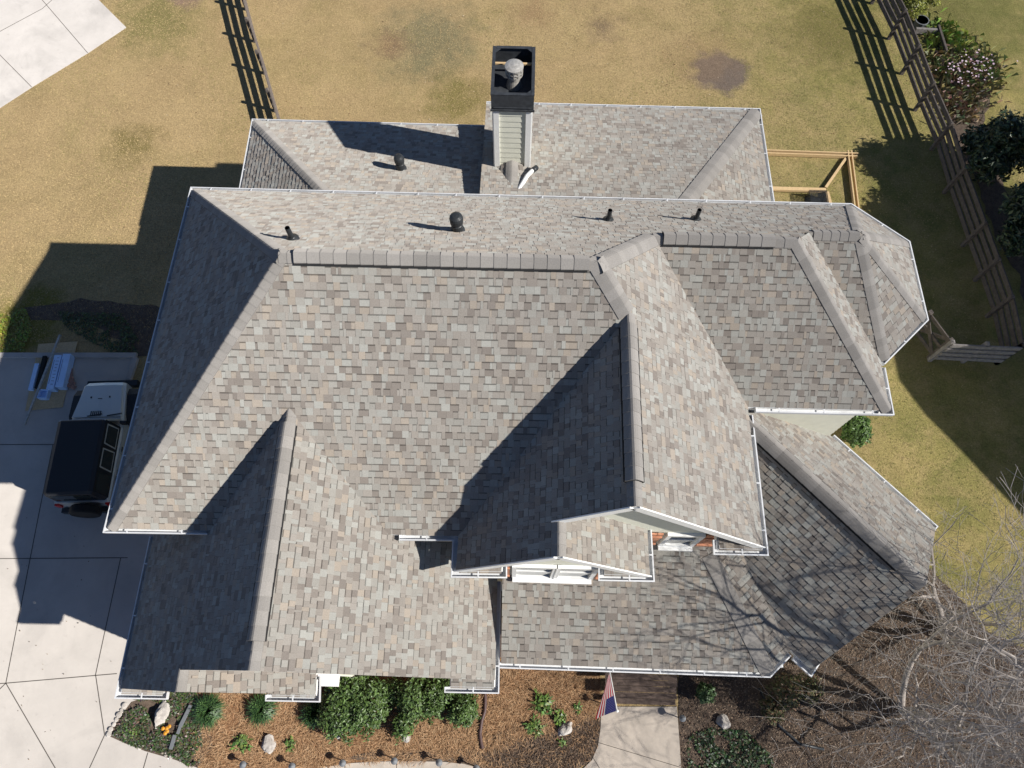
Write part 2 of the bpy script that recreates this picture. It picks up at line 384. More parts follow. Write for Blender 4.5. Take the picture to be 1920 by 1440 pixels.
def wall_body(root, planes, foot, drop=.24, z0=-.1, name='wall', m='cream', label=None):
    """solid wall volume under lowered roof planes, lap siding as slightly stepped boards"""
    foot = ccw(foot); mb = MB(); pl = [(a, b, c - drop) for a, b, c in planes]
    for i, poly in faces(pl, foot): mb.add([(x, y, Zp(pl[i], (x, y))) for x, y in poly], [tuple(range(len(poly)))])
    n = len(foot)
    for i in range(n):
        p, q = Vector(foot[i]), Vector(foot[(i + 1) % n]); L = (q - p).length; d = (q - p) / L; nrm = Vector((d.y, -d.x))
        ks = [0., 1.]
        for a in range(len(pl)):
            for b in range(a):
                da = Zp(pl[a], p) - Zp(pl[b], p); db = Zp(pl[a], q) - Zp(pl[b], q)
                if da * db < 0: ks.append(da / (da - db))
        ks = sorted(ks); prof = [(p + (q - p) * k, min(Zp(t, p + (q - p) * k) for t in pl)) for k in ks]
        wallp = [(0., z0)] + [(L, z0)] + [((c - p).length, z) for c, z in reversed(prof)]
        zz = z0; top = max(z for _, z in wallp)
        while zz < top:
            b = clip(clip(wallp, 0, 1, -zz), 0, -1, zz + .18)
            if len(b) > 2:
                vs = []
                for (u, z) in b:
                    o = .014 * (1 - (z - zz) / .18); c = p + d * u + nrm * o; vs.append((c.x, c.y, z))
                mb.add(vs, [tuple(range(len(vs)))])
                us = [u for u, z in b if abs(z - zz) < 1e-6]
                if len(us) > 1:
                    c0 = p + d * min(us); c1 = p + d * max(us)
                    mb.add([(c0.x, c0.y, zz), (c1.x, c1.y, zz), (c1.x + nrm.x * .014, c1.y + nrm.y * .014, zz), (c0.x + nrm.x * .014, c0.y + nrm.y * .014, zz)], [(0, 1, 2, 3)])
            zz += .18
    return mb.build(name, m, root, label)
GK = [0]
def gutter(root, pts, z, inside, closed=False, wd=.125, label=None):
    """K gutter whose outer lip follows pts (2D) at height z; 'inside' = a point on the roof side of the first run"""
    GK[0] += 1; z -= .002 * (GK[0] % 5)
    P = [Vector(p) for p in pts]; n = len(P); nr = []
    side = None
    for i in range(n - 1):
        d = (P[i + 1] - P[i]).normalized(); nn = Vector((-d.y, d.x))
        if side is None: side = 1 if nn.dot(Vector(inside) - P[0]) > 0 else -1
        nr.append(nn * side)
    off = []
    for i in range(n):
        if i == 0: off.append(nr[0])
        elif i == n - 1: off.append(nr[-1])
        else:
            b = nr[i - 1] + nr[i]; off.append(b / max(.3, (b.length_squared / 2)))
    prof = [(0, -.012), (.008, -.10), (.02, -.115), (wd, -.115), (wd, .008), (wd - .006, .008), (wd - .006, -.105), (.028, -.105), (.018, -.09), (.016, -.006), (.026, 0), (.0, 0)]
    mb = MB(); m = len(prof)
    vs = [(P[i].x + off[i].x * d, P[i].y + off[i].y * d, z + h) for i in range(n) for d, h in prof]
    fs = [(i * m + k, i * m + (k + 1) % m, (i + 1) * m + (k + 1) % m, (i + 1) * m + k) for i in range(n - 1) for k in range(m)]
    mb.add(vs, fs)
    for i in (0, n - 1):   # end caps
        mb.add([(P[i].x + off[i].x * d, P[i].y + off[i].y * d, z + h) for d, h in ((0, 0), (0, -.115), (wd, -.115), (wd, 0))], [(0, 1, 2, 3)])
    for i in range(n - 1):
        L = (P[i + 1] - P[i]).length; d = (P[i + 1] - P[i]) / L; k = int(L / .95)
        for j in range(k):
            c = P[i] + d * ((j + .5 + random.uniform(-.06, .06)) * L / k) + nr[i] * (wd / 2)
            mb.box((c.x, c.y, z + .004), (.028, wd - .01, .006), X=Vector((d.x, d.y, 0)), Y=Vector((nr[i].x, nr[i].y, 0)), Z=Vector((0, 0, 1)))
    return mb.build('gutter', 'gutter', root, label)
def inset(p, q, inside, o):   # shift line p-q inward by o
    d = Vector((q[0] - p[0], q[1] - p[1])).normalized(); n = Vector((-d.y, d.x))
    if n.dot(Vector(inside) - Vector(p)) < 0: n = -n
    return (p[0] + n.x * o, p[1] + n.y * o), (q[0] + n.x * o, q[1] + n.y * o)

# ------------------------------------------------------------------ the house
house = thing('house', (0, 5, 0), 'large cream house with a many-gabled grey and tan shingle roof filling the middle', 'house')
ZE = 6.6; Z1 = 4.43; o = .1
MC = (-2., 6.5)
bl, fl_, tr = A2(357, 350, ZE), A2(192, 999, ZE), A2(1597, 381, ZE)
flr = A2(848, 1014, ZE); gfr = A2(1442, 1042, ZE); gbr = A2(1411, 771, ZE); wr = A2(1678, 778, ZE); wrt = A2(1661, 689, ZE)
SF = .908
pBack = eave(*inset(bl, tr, MC, o), ZE, SF, MC)
pLeft = eave(*inset(bl, fl_, MC, o), ZE, .9665, MC)
pFront = eave(*inset(fl_, flr, MC, o), ZE, SF, MC)
pRight = eave(*inset(gbr, gfr, MC, o), ZE, 1.04, MC)
pFront2 = eave(*inset(gbr, wr, (6, 8), o), ZE, SF, (6, 8))
pWR = eave(*inset(wrt, wr, (5, 8), o), ZE, .95, (5, 8))
g1l = A2(850, 1014, ZE); g2fl = A2(845, 1083, ZE); g2fr = A2(1228, 1091, ZE); g2r = A2(1222, 988, ZE)
pG1L = eave(*inset(g1l, g2fl, (1, 3), o), ZE, 1.04, (1, 3))
pG2R = eave(*inset(g2r, g2fr, (0, 3), o), ZE, 1.04, (0, 3))
R1a = isect3(pBack, pFront, pLeft); R1b = isect3(pBack, pFront, pRight)
G1t = isect3(pFront, pRight, pG1L)
# wing ridge and main right hip meet
W1 = isect3(pBack, pFront2, pRight); W2 = isect3(pBack, pFront2, pWR)
xs = W1.x
# turret
c1, c2, c3, c4 = A2(1597, 381, ZE), A2(1707, 452, ZE), A2(1742, 600, ZE), A2(1665, 682, ZE)
TC = (7.2, 9.)
def onplane_px(pl, px, py):
    p0 = Vector((0, 0, CAMZ)); D = AT(px, py, 0) - p0
    t = (pl[0] * 0 + pl[1] * 0 + pl[2] - CAMZ) / (D.z - pl[0] * D.x - pl[1] * D.y); return p0 + D * t
TP = onplane_px(pBack, 1612, 438)
def c3d(p, c=TC):
    d = (Vector(c) - Vector(p)).normalized() * o; return (p[0] + d.x, p[1] + d.y, ZE)
tNE = plane3(c3d(c1), c3d(c2), TP); tE = plane3(c3d(c2), c3d(c3), TP); tSE = plane3(c3d(c3), c3d(c4), TP)
q4 = c3d(c4); tF = plane3(q4, (q4[0] - 1, q4[1], ZE), TP)
R = random.Random(3)
def foot_from(lines):   # intersect successive inset eave lines
    out = []
    for (a, b), (c, d) in zip(lines, lines[1:] + lines[:1]):
        x1, y1, x2, y2 = *a, *b; x3, y3, x4, y4 = *c, *d
        den = (x1 - x2) * (y3 - y4) - (y1 - y2) * (x3 - x4)
        t = ((x1 - x3) * (y3 - y4) - (y1 - y3) * (x3 - x4)) / den; out.append((x1 + t * (x2 - x1), y1 + t * (y2 - y1)))
    return out
Lback = inset(bl, tr, MC, o); Lleft = inset(bl, fl_, MC, o); Lfront = inset(fl_, flr, MC, o); Lright = inset(gbr, gfr, MC, o)
main_foot = foot_from([Lback, Lleft, Lfront, Lright])
GY = G1t.y
wall_y = 3.2
HS = (-.95 - main_foot[1][0]) / (main_foot[2][0] - main_foot[1][0])
roof_body(house, [pBack, pLeft, pFront, pRight], main_foot, 'broad main hip roof', clips={0: [(-1, 0, xs)], 3: [(0, 1, -GY)], 2: [(-1, 0, G1t.x + .3)]}, hide=lambda a, b: a[0] > -1.0 and b[0] > -1.0 and a[1] < 5 and b[1] < 7)
L2 = inset(gbr, wr, (6, 8), o); LWR = inset(wrt, wr, (5, 8), o)
wing_foot = foot_from([Lback, ((xs, 0), (xs, 9)), L2, LWR])
roof_body(house, [pBack, pFront2, pWR], wing_foot, 'right wing roof', clips={0: [(1, 0, -xs), (-1, 0, TP.x - 1.2)]})
tfoot = [c3d(c1)[:2], (TP.x - 3, c3d(c1)[1] + .0), (TP.x - 3, q4[1]), q4[:2], c3d(c3)[:2], c3d(c2)[:2]]
tfoot[1] = (TP.x - 3, c3d(c1)[1] - 0.028 * 0 + (Lback[0][1] - Lback[1][1]) / (Lback[0][0] - Lback[1][0]) * (TP.x - 3 - c3d(c1)[0]))
roof_body(house, [pBack, tNE, tE, tSE, tF], tfoot, 'faceted bay roof at the right end', clips={0: [(1, 0, -(TP.x - 1.2))]})
# G1 gable
g1rake = 2.70; g2rake = 2.08
ga = Lright; gl = inset(g1l, g2fl, (1, 3), o)
def xat(L, y): (x1, y1), (x2, y2) = L; return x1 + (x2 - x1) * (y - y1) / (y2 - y1)
def gable_foot(LL, LR, y0, y1): return [(xat(LL, y0), y0), (xat(LR, y0), y0), (xat(LR, y1), y1), (xat(LL, y1), y1)]
g1foot = gable_foot(gl, ga, g1rake, GY)
roof_body(house, [pG1L, pRight], g1foot, 'tall front gable roof')
g2L = inset(g2r, g2fr, (0, 3), o)
g2foot = gable_foot(gl, g2L, g2rake, g1rake - .0)
g2full = gable_foot(gl, g2L, g2rake, 5.)
roof_body(house, [pG1L, pG2R], g2full, 'nested lower front gable roof', clips={0: [(0, -1, g1rake - .001)]})
# G3 / G4 garage gable
e3 = Z1; g3a, g3b = A2(280, 1006, e3), A2(214, 1310, e3); g3c, g3d = A2(940, 1090, e3), A2(936, 1301, e3); g4c = A2(600, 1317, e3); g4b = A2(601, 1268, e3)
p3L = eave(*inset(g3a, g3b, (-4, 1), o), e3, 1.0, (-4, 1)); p3R = eave(*inset(g3c, g3d, (-4, 1), o), e3, 1.02, (-4, 1)); p4R = eave(*inset(g4b, g4c, (-6, 1), o), e3, 1.0, (-6, 1))
l3, r3, r4 = inset(g3a, g3b, (-4, 1), o), inset(g3c, g3d, (-4, 1), o), inset(g4b, g4c, (-6, 1), o)
y3, y4 = .14, -.24
def ridge_x(pa, pb, y): return -((pa[1] - pb[1]) * y + pa[2] - pb[2]) / (pa[0] - pb[0])
roof_body(house, [p3L, p3R], gable_foot(l3, r3, y3, 4.8), 'garage gable roof')
roof_body(house, [p3L, p4R], gable_foot(l3, r4, y4, 2.5), 'nested lower garage gable roof', clips={0: [(0, -1, y3 - .001)]})
# back roofs
e1 = 4.35; e2 = 4.75
b1a = A2(472, 222, e1); b1b = A2(447, 352, e1); b1r = A2(914, 234, e1)
pB1 = eave(*inset(b1a, b1r, (-4, 11), o), e1, .46, (-4, 11)); pB1L = eave(*inset(b1a, b1b, (-4, 11), o), e1, .60, (-4, 11))
f = foot_from([inset(b1a, b1r, (-4, 11), o), inset(b1a, b1b, (-4, 11), o), ((-9, 9.), (9, 9.)), ((1, 0), (1, 9))])
B1foot = f
roof_body(house, [pB1, pB1L], f, 'low rear roof, left part')
b2a = A2(1426, 203, e2); b2b = A2(1452, 375, e2); b2l = A2(912, 190, e2)
pB2 = eave(*inset(b2a, b2l, (2, 11), o), e2, .38, (2, 11)); pB2R = eave(*inset(b2a, b2b, (2, 11), o), e2, .62, (2, 11))
b2x0 = b2l[0] + .02
f = foot_from([inset(b2a, b2l, (2, 11), o), (A2(912, 190, e2), A2(901, 352, 6.2)), ((-9, 9.), (9, 9.)), inset(b2a, b2b, (2, 11), o)])
B2foot = f
roof_body(house, [pB2, pB2R], f, 'low rear roof, right part')
# porch
pa_, pb_, pc_ = A2(937, 1253, Z1), A2(1445, 1271, Z1), A2(1484, 1230, Z1)
pP = eave(*inset(pa_, pb_, (3, 3), o), Z1, .29, (3, 3)); pP2 = eave(*inset(pb_, pc_, (3, 3), o), Z1, .262, (3, 3))
fP = foot_from([((xat(r3, 0) + .13, 0), (xat(r3, 2) + .13, 2)), inset(pa_, pb_, (3, 3), o), inset(pb_, pc_, (3, 3), o), ((12, 3.2), (0, 3.2))])
fP = clip(ccw(fP), -1, 1, 6.6)
roof_body(house, [pP, pP2], fP, 'low porch roof along the front')
# angled wing A
aL, aR, aM = A2(1522, 1270, Z1), A2(1760, 987, Z1), A2(1565, 815, Z1)
dA = Vector((aM[0] - aR[0], aM[1] - aR[1])).normalized(); nA = Vector((-dA.y, dA.x))
if nA.dot(Vector(aL) - Vector(aR)) < 0: nA = -nA
def PA(a, b): v = Vector(aR) + dA * a + nA * b; return (v.x, v.y)
WA = (Vector(aL) - Vector(aR)).dot(nA)
pAR = eave(PA(0, o), PA(5, o), Z1, .94, PA(2, 2)); pAL = eave(PA(0, WA - o), PA(5, WA - o), Z1, .94, PA(2, 2))
fA = [PA(.02, o), PA(4.9, o), PA(4.9, WA - o), PA(.02, WA - o)]
roof_body(house, [pAR, pAL], fA, 'roof of the wing set at an angle')
# walls
def shrink(poly, d):
    poly = ccw(poly); n = len(poly); L = []
    c = (sum(p[0] for p in poly) / n, sum(p[1] for p in poly) / n)
    for i in range(n): L.append(inset(poly[i - 1], poly[i], c, d))
    return foot_from(L)
wall_body(house, [pBack, pLeft, pFront, pRight], shrink(main_foot, .38))
wf = shrink([(xs - 1, wing_foot[1][1]), (xs - 1, wing_foot[2][1])] + [], .0) if False else [(xs, Lback[0][1] - .8), (xs, L2[0][1] + .12), (LWR[0][0] - .42, L2[1][1] + .12), (LWR[0][0] - .42, Lback[0][1] - .8)]
wall_body(house, [pBack, pFront2, pWR], wf)
wall_body(house, [pBack, tNE, tE, tSE, tF], shrink(tfoot, .32))
wy1, wy2 = g1rake + .29, g2rake + .19
wall_body(house, [pG1L, pRight], [(xat(gl, 3) + .34, wy1), (xat(ga, 3) - .36, wy1), (xat(ga, 3) - .36, 6), (xat(gl, 3) + .34, 6)], z0=3.5)
wall_body(house, [pG1L, pG2R], [(xat(gl, 3) + .34, wy2), (xat(g2L, 3) - .36, wy2), (xat(g2L, 3) - .36, 5), (xat(gl, 3) + .34, 5)], z0=3.5)
wall_body(house, [p3L, p3R], [(xat(l3, 1) + .4, y3 + .3), (xat(r3, 1) - .4, y3 + .3), (xat(r3, 1) - .4, 4.5), (xat(l3, 1) + .4, 4.5)], m='brick')
wall_body(house, [p3L, p4R], [(xat(l3, 1) + .4, y4 + .3), (xat(r4, 1) - .4, y4 + .3), (xat(r4, 1) - .4, 2), (xat(l3, 1) + .4, 2)], m='brick')
wall_body(house, [pB1, pB1L], shrink(B1foot, .4)); wall_body(house, [pB2, pB2R], shrink(B2foot, .4))
wall_body(house, [pP, pP2], [(-.4, 2.4), (5.2, 2.4), (6.6, 1.5), (7.5, 3.1), (-.4, 3.1)])
wall_body(house, [pAR, pAL], [PA(.4, .4), PA(4.6, .4), PA(4.6, WA - .4), PA(.4, WA - .4)])
# gutters
gutter(house, [A2(590, 358, ZE), ] and [fl_ if False else A2(1661, 689, ZE)] and [A2(1660, 683, ZE), c3, c2, c1, bl, fl_, A2(388, 1002, ZE)], ZE, (3, 8))
gutter(house, [A2(748, 1013, ZE), flr, g2fl, A2(951, 1084, ZE), A2(951, 1058, ZE)], ZE, (-2.5, 6))
gutter(house, [A2(1222, 990, ZE), g2fr, A2(1122, 1089, ZE), A2(1122, 1062, ZE)], ZE, (1, 3))
gutter(house, [wrt, wr, A2(1418, 772, ZE)], ZE, (5, 9))
gutter(house, [A2(1412, 778, ZE), gfr, A2(1338, 1040, ZE), A2(1337, 1012, ZE)], ZE, (1, 5))
gutter(house, [g3a, g3b, A2(313, 1312, e3), A2(315, 1298, e3)], e3, (-4, 2))
gutter(house, [g4b, g4c, A2(497, 1315, e3), A2(497, 1303, e3)], e3, (-5, 1))
gutter(house, [g3c, g3d, A2(833, 1299, e3), A2(833, 1288, e3)], e3, (-4, 1))
gutter(house, [A2(447, 356, e1), b1a, b1r], e1, (-4, 12))
gutter(house, [b2l, b2a, A2(1453, 379, e2)], e2, (3, 12))
gutter(house, [(pa_[0] + .0, pa_[1]), pb_, pc_], Z1, (3, 3))
gutter(house, [aM, aR, PA(0, .42)], Z1, (7, 3))
gutter(house, [A2(1486, 1237, Z1), aL, PA(.0, WA - .55)], Z1, (7, 3))
# little shingled returns behind the gutter returns
mb = MB()
def ret(p, q, z, y1, seed):
    a, b = p, q
    pl = eave((a[0], a[1] + .09), (b[0], b[1] + .09), z, .25, (a[0], a[1] + 3)); poly = ccw([(a[0], a[1] + .09), (b[0], b[1] + .09), (b[0], y1), (a[0], y1)])
    mb.add([(x, y, Zp(pl, (x, y))) for x, y in poly], [tuple(range(4))], (.12, .11, .1)); shingle_face(mb, pl, poly, seed=seed)
for (p, q, z, y1, sd) in ((A2(860, 1083, ZE), A2(940, 1084, ZE), ZE - .02, wy2, 1), (A2(1133, 1089, ZE), A2(1216, 1091, ZE), ZE - .02, wy2, 2), (A2(1349, 1040, ZE), A2(1431, 1042, ZE), ZE - .02, wy1, 3),
    (A2(225, 1310, e3), A2(303, 1312, e3), e3 - .02, y4 + .3, 4), (A2(508, 1315, e3), A2(590, 1317, e3), e3 - .02, y4 + .3, 5), (A2(844, 1299, e3), A2(926, 1301, e3), e3 - .02, y3 + .3, 6)): (mb.__init__(), ret(p, q, z, y1, sd), mb.build('eave_return', 'shingle', house))
mb = MB()
for (p, q, z, y1) in ((A2(856, 1083, ZE), A2(942, 1084, ZE), ZE, wy2), (A2(1131, 1089, ZE), A2(1218, 1091, ZE), ZE, wy2), (A2(1347, 1040, ZE), A2(1433, 1042, ZE), ZE, wy1), (A2(223, 1310, e3), A2(305, 1312, e3), e3, y4 + .3), (A2(506, 1315, e3), A2(592, 1317, e3), e3, y4 + .3), (A2(842, 1299, e3), A2(928, 1301, e3), e3, y3 + .3)):
    mb.prism(ccw([(p[0], p[1] + .128), (q[0], q[1] + .128), (q[0], y1 - .01), (p[0], y1 - .01)]), z - .2, z - .035); mb.build('soffit_box', 'white', house); mb = MB()
# rake trim on gables
mb = MB()
def rake(pa, pb, xl, xr, y, drop=.075):
    xr_ = ridge_x(pa, pb, y)
    for (x0, x1, pl) in ((xl, xr_ - .025, pa), (xr_ + .002, xr, pb)):
        mb.bar((x0, y - .012, Zp(pl, (x0, y)) - drop), (x1, y - .012, Zp(pl, (x1, y)) - drop), .024, .18)
rake(pG1L, pRight, xat(gl, 2.7) + 1.8, xat(ga, 2.7) - .02, g1rake); rake(pG1L, pG2R, xat(gl, 2) + .02, xat(g2L, 2) - .02, g2rake)
mb.build('rake_board', 'white', house)
# caps
mb = MB(); vb = MB(); mb.add([], [])
def hipline(corner2, z, top, pa, pb, **k):
    cap_run(mb, (corner2[0], corner2[1], z), top, pa, pb, **k)
hipline(main_foot[0], ZE, R1a, pBack, pLeft); hipline(main_foot[1], ZE, R1a, pLeft, pFront)
def lerp(a, b, t): return Vector(a) + (Vector(b) - Vector(a)) * t
cap_run(mb, lerp(R1a, R1b, -.005), lerp(R1a, R1b, .05), pBack, pFront, rise=.03); cap_run(mb, lerp(R1a, R1b, .045), lerp(R1a, R1b, .965), pBack, pFront, wd=.135, rise=.08, exp=.235, vent=vb)
cap_run(mb, lerp(R1a, R1b, .965), R1b, pBack, pFront)
cap_run(mb, W1, R1b, pBack, pRight, wd=.2); cap_run(mb, G1t, R1b, pFront, pRight, wd=.2)
cap_run(mb, W1, lerp(W1, W2, .08), pBack, pFront2); cap_run(mb, lerp(W1, W2, .07), lerp(W1, W2, .84), pBack, pFront2, rise=.08, wd=.135, exp=.235, vent=vb); cap_run(mb, lerp(W1, W2, .84), W2, pBack, pFront2)
wc = foot_from([L2, LWR]); wcp = wc[0]
cap_run(mb, (wcp[0], wcp[1], ZE), lerp(W2, (wcp[0], wcp[1], ZE), .01), pFront2, pWR, wd=.16)
# turret hips
for (cpt, pa, pb) in ((c3d(c1), pBack, tNE), (c3d(c2), tNE, tE), (c3d(c3), tE, tSE), (q4, tSE, tF)): cap_run(mb, cpt, lerp(cpt, TP, .965), pa, pb, wd=.13, rise=.016)
tr_l = isect3(pBack, tF, pWR); cap_run(mb, lerp(tr_l, TP, .1), lerp(tr_l, TP, .97), pBack, tF, wd=.155)
def rp(pa, pb, y): x = ridge_x(pa, pb, y); return Vector((x, y, Zp(pa, (x, y))))
a, b = rp(pG1L, pRight, g1rake), rp(pG1L, pRight, GY)
cap_run(mb, a, lerp(a, b, .13), pG1L, pRight); cap_run(mb, lerp(a, b, .12), lerp(a, b, .93), pG1L, pRight, wd=.14, rise=.084, exp=.235, vent=vb); cap_run(mb, lerp(a, b, .93), b, pG1L, pRight)
cap_run(mb, rp(pG1L, pG2R, g2rake), rp(pG1L, pG2R, g1rake), pG1L, pG2R)
y3t = (Zp(p3L, (rp(p3L, p3R, 3).x, 3)) - pFront[2] - pFront[0] * rp(p3L, p3R, 3).x) / pFront[1]
a, b = rp(p3L, p3R, y3), rp(p3L, p3R, y3t)
cap_run(mb, a, lerp(a, b, .1), p3L, p3R); cap_run(mb, lerp(a, b, .1), lerp(a, b, .93), p3L, p3R, wd=.14, rise=.084, exp=.235, vent=vb); cap_run(mb, lerp(a, b, .93), b, p3L, p3R)
cap_run(mb, rp(p3L, p4R, y4), rp(p3L, p4R, y3), p3L, p4R)
cap_run(mb, (*B1foot[0], Zp(pB1, B1foot[0])), isect3(pB1, pB1L, (0, 0, e1 + .46 * 4.2)), pB1, pB1L, wd=.15)
h2 = isect3(pB2, pB2R, (0, 0, e2 + .38 * 5.))
c_b2 = foot_from([inset(b2a, b2l, (2, 11), o), inset(b2a, b2b, (2, 11), o)])[0]
cap_run(mb, (*c_b2, e2), h2, pB2, pB2R, wd=.2)
pc = foot_from([inset(pa_, pb_, (3, 3), o), inset(pb_, pc_, (3, 3), o)])[0]
cap_run(mb, (*pc, Z1), isect3(pP, pP2, (0, 0, Z1 + .29 * 2.3)), pP, pP2, wd=.17)
bA = Vector((*PA(4.9, WA / 2), Zp(pAR, PA(4.9, WA / 2)))); aA = Vector((*PA(.02, WA / 2), Zp(pAR, PA(.02, WA / 2))))
cap_run(mb, aA, lerp(aA, bA, .12), pAR, pAL, wd=.17); cap_run(mb, lerp(aA, bA, .11), lerp(aA, bA, .98), pAR, pAL, wd=.17, rise=.08, exp=.235, vent=vb)
mb.build('ridge_cap', 'shingle', house); vb.c[0] = (.03, .03, .031); vb.build('ridge_vent', 'strand', house)

# chimney
ch = MB(); cx0, cx1, cy0, cy1 = -.72, .15, 12.36, 13.72
foot = [(cx0, cy0), (cx1, cy0), (cx1, cy1), (cx0, cy1)]
chim = wall_body(house, [(0, 0, 8.02)], foot, drop=0, z0=3.8, name='chimney')
tb = MB()
for x in (cx0, cx1):
    for y in (cy0, cy1):
        tb.box((x + (.055 if x == cx0 else -.055), y + (.008 if y == cy1 else -.012), 6.2), (.13, .06, 3.6)); tb.box((x + (.008 if x == cx1 else -.008), y + (-.055 if y == cy1 else .055), 6.2), (.06, .13, 3.594))
tb.build('corner_board', 'white', chim)
kb = MB(); z0, z1 = 7.98, 8.46; e = .055; X0, X1, Y0, Y1 = cx0 - e, cx1 + e, cy0 - e, cy1 + e
kb.box(((X0 + X1) / 2, Y0 + .01, (z0 + z1) / 2), (X1 - X0, .02, z1 - z0)); kb.box(((X0 + X1) / 2, Y1 - .01, (z0 + z1) / 2), (X1 - X0, .02, z1 - z0))
for x in (X0 + .01, X1 - .01): kb.box((x, (Y0 + Y1) / 2, (z0 + z1) / 2 - .002), (.02, Y1 - Y0 - .04, z1 - z0 - .004))
for x in (X0 + .03, X1 - .03): kb.box((x, (Y0 + Y1) / 2, z1 + .004), (.075, Y1 - Y0, .014))
for y in (Y0 + .03, Y1 - .03): kb.box(((X0 + X1) / 2, y, z1 + .008), (X1 - X0 - .15, .075, .014))
for sx in (0, 1):
    for sy in (0, 1):
        x = X0 + .06 if sx == 0 else X1 - .06; y = Y0 + .06 if sy == 0 else Y1 - .06; dx = .12 if sx == 0 else -.12; dy = .12 if sy == 0 else -.12
        kb.prism(ccw([(x, y), (x + dx, y), (x, y + dy)]), z1 - .02, z1 + .002)
kb.box(((X0 + X1) / 2, (Y0 + Y1) / 2, z0 + .04), (X1 - X0 - .05, Y1 - Y0 - .05, .03))
kb.box(((X0 + X1) / 2, Y0 - .012, z0 + .02), (X1 - X0 + .04, .03, .05)); kb.box(((X0 + X1) / 2, Y0 - .008, z0 + .10), (X1 - X0 - .1, .02, .02))
kb.build('chimney_shroud', 'black', chim, 'open black metal shroud')
fc = AT(960, 152, 7.5)
fb = MB(); fx, fy = (cx0 + cx1) / 2 + .02, (cy0 + cy1) / 2 - .02
fb.lathe((fx, fy, 0), [(.0, 8.02), (.19, 8.02), (.14, 8.24), (.14, 8.36), (.15, 8.36)], 24)
fb.lathe((fx, fy, 0), [(.15, 8.36), (.20, 8.38), (.20, 8.42)], 24); fb.lathe((fx, fy, 0), [(.13, 8.40), (.13, 8.58)], 20)
for k in range(12):
    a = k * math.pi / 6; fb.box((fx + .195 * math.cos(a), fy + .195 * math.sin(a), 8.50), (.02, .02, .17), rz=a)
fb.lathe((fx, fy, 0), [(.205, 8.48), (.205, 8.505)], 24); fb.lathe((fx, fy, 0), [(.21, 8.57), (.215, 8.62), (.13, 8.65), (.0, 8.67)], 28)
fb.build('flue_cap', 'steel', chim, smooth=False)
sb = MB(); sb.bar((X0 + .06, Y1 - .42, z1 - .1), (X1 - .06, Y1 - .42, z1 - .1), .05, .04); sb.build('cross_bar', 'lumber', chim)
# cricket saddle behind the chimney
mb = MB(); cxm = (cx0 + cx1) / 2; zr = 6.2
pcl = plane3((cxm, 12.36, zr), (cxm, 10.5, zr + .12), (cx0 - .3, 12.36, 5.8)); pcr = plane3((cxm, 12.36, zr), (cxm, 10.5, zr + .12), (cx1 + .3, 12.36, 5.8))
for pl, x0, x1, sd in ((pcl, cx0 - .2, cxm, 31), (pcr, cxm, cx1 + .2, 32)):
    poly = ccw([(x0, 10.6), (x1, 10.6), (x1, cy0), (x0, cy0)]); mb.add([(x, y, Zp(pl, (x, y))) for x, y in poly], [(0, 1, 2, 3)], (.12, .11, .1)); shingle_face(mb, pl, poly, seed=sd)
cap_run(mb, (cxm, cy0, zr), (cxm, 10.6, Zp(pcl, (cxm, 10.6))), pcl, pcr, wd=.16)
mb.build('chimney_cricket', 'shingle', house)
mb = MB(); q = [AT(1001, 317, 6.15), AT(988, 330, 6.2), AT(975, 352, 6.3), AT(966, 372, 6.35)]
mb.tube(q, .055, 10); mb.tube([AT(1006, 314, 6.12), AT(998, 320, 6.16)], .07, 10, mi=1); mb.build('flashing_pipe', ['white', 'plastic'], house, smooth=True)
# roof vents
def onroof(pl, px, py): return onplane_px(pl, px, py)
def pipe_vent(pl, px, py, h):
    p = onroof(pl, px, py); m = MB()
    m.lathe(p, [(.13, -.06), (.125, .02), (.09, .05), (.065, .09), (.055, .1)], 16); m.lathe(p, [(.048, .05), (.048, h), (.038, h), (.038, h - .1)], 14)
    m.build('pipe_vent', 'plastic', house, smooth=False)
for px, py in ((549, 449), (1140, 414), (1304, 413)): pipe_vent(pBack, px, py, .37)
def cap_vent(pl, px, py):
    p = onroof(pl, px, py); m = MB()
    m.lathe(p, [(.16, -.08), (.15, .03), (.115, .06), (.115, .24), (.10, .25), (.10, .29), (.13, .30), (.137, .42), (.12, .47), (.07, .50), (0, .51)], 18); m.build('cap_vent', 'plastic', house, smooth=False)
cap_vent(pBack, 858, 433); cap_vent(pB1, 752, 317)
# windows on the two front gables
def window(x0, x1, z0, z1, y, shutters=()):
    fm = MB(); t = .09
    for (a, b, c, d) in ((x0 - t, x0, z0 - t, z1 + t), (x1, x1 + t, z0 - t, z1 + t)): fm.box(((a + b) / 2, y - .05, (c + d) / 2), (b - a, .07, d - c))
    for (c, d, e_) in ((z0 - t, z0, .0), (z1, z1 + t, .0)): fm.box(((x0 + x1) / 2, y - .048, (c + d) / 2), (x1 - x0 - .002, .072, d - c))
    fm.box(((x0 + x1) / 2, y - .09, z0 - t - .02), (x1 - x0 + .155, .17, .05))
    fm.box(((x0 + x1) / 2, y - .035, (z0 + z1) / 2), (x1 - x0 - .004, .04, .05))
    fr = fm.build('window', 'white', house)
    g = MB(); g.box(((x0 + x1) / 2, y - .024, (z0 + z1) / 2), (x1 - x0 - .006, .014, z1 - z0 - .006)); g.build('pane', 'glass', fr)
    for sxx in shutters:
        s = MB()
        for k in range(3): s.box((sxx + (k - 1) * .125, y - .05, (z0 + z1) / 2), (.115, .035, z1 - z0 + .2))
        for zz in (z0 + .12, z1 - .12): s.box((sxx, y - .082, zz), (.37, .03, .1))
        s.build('shutter', 'shutter', house)
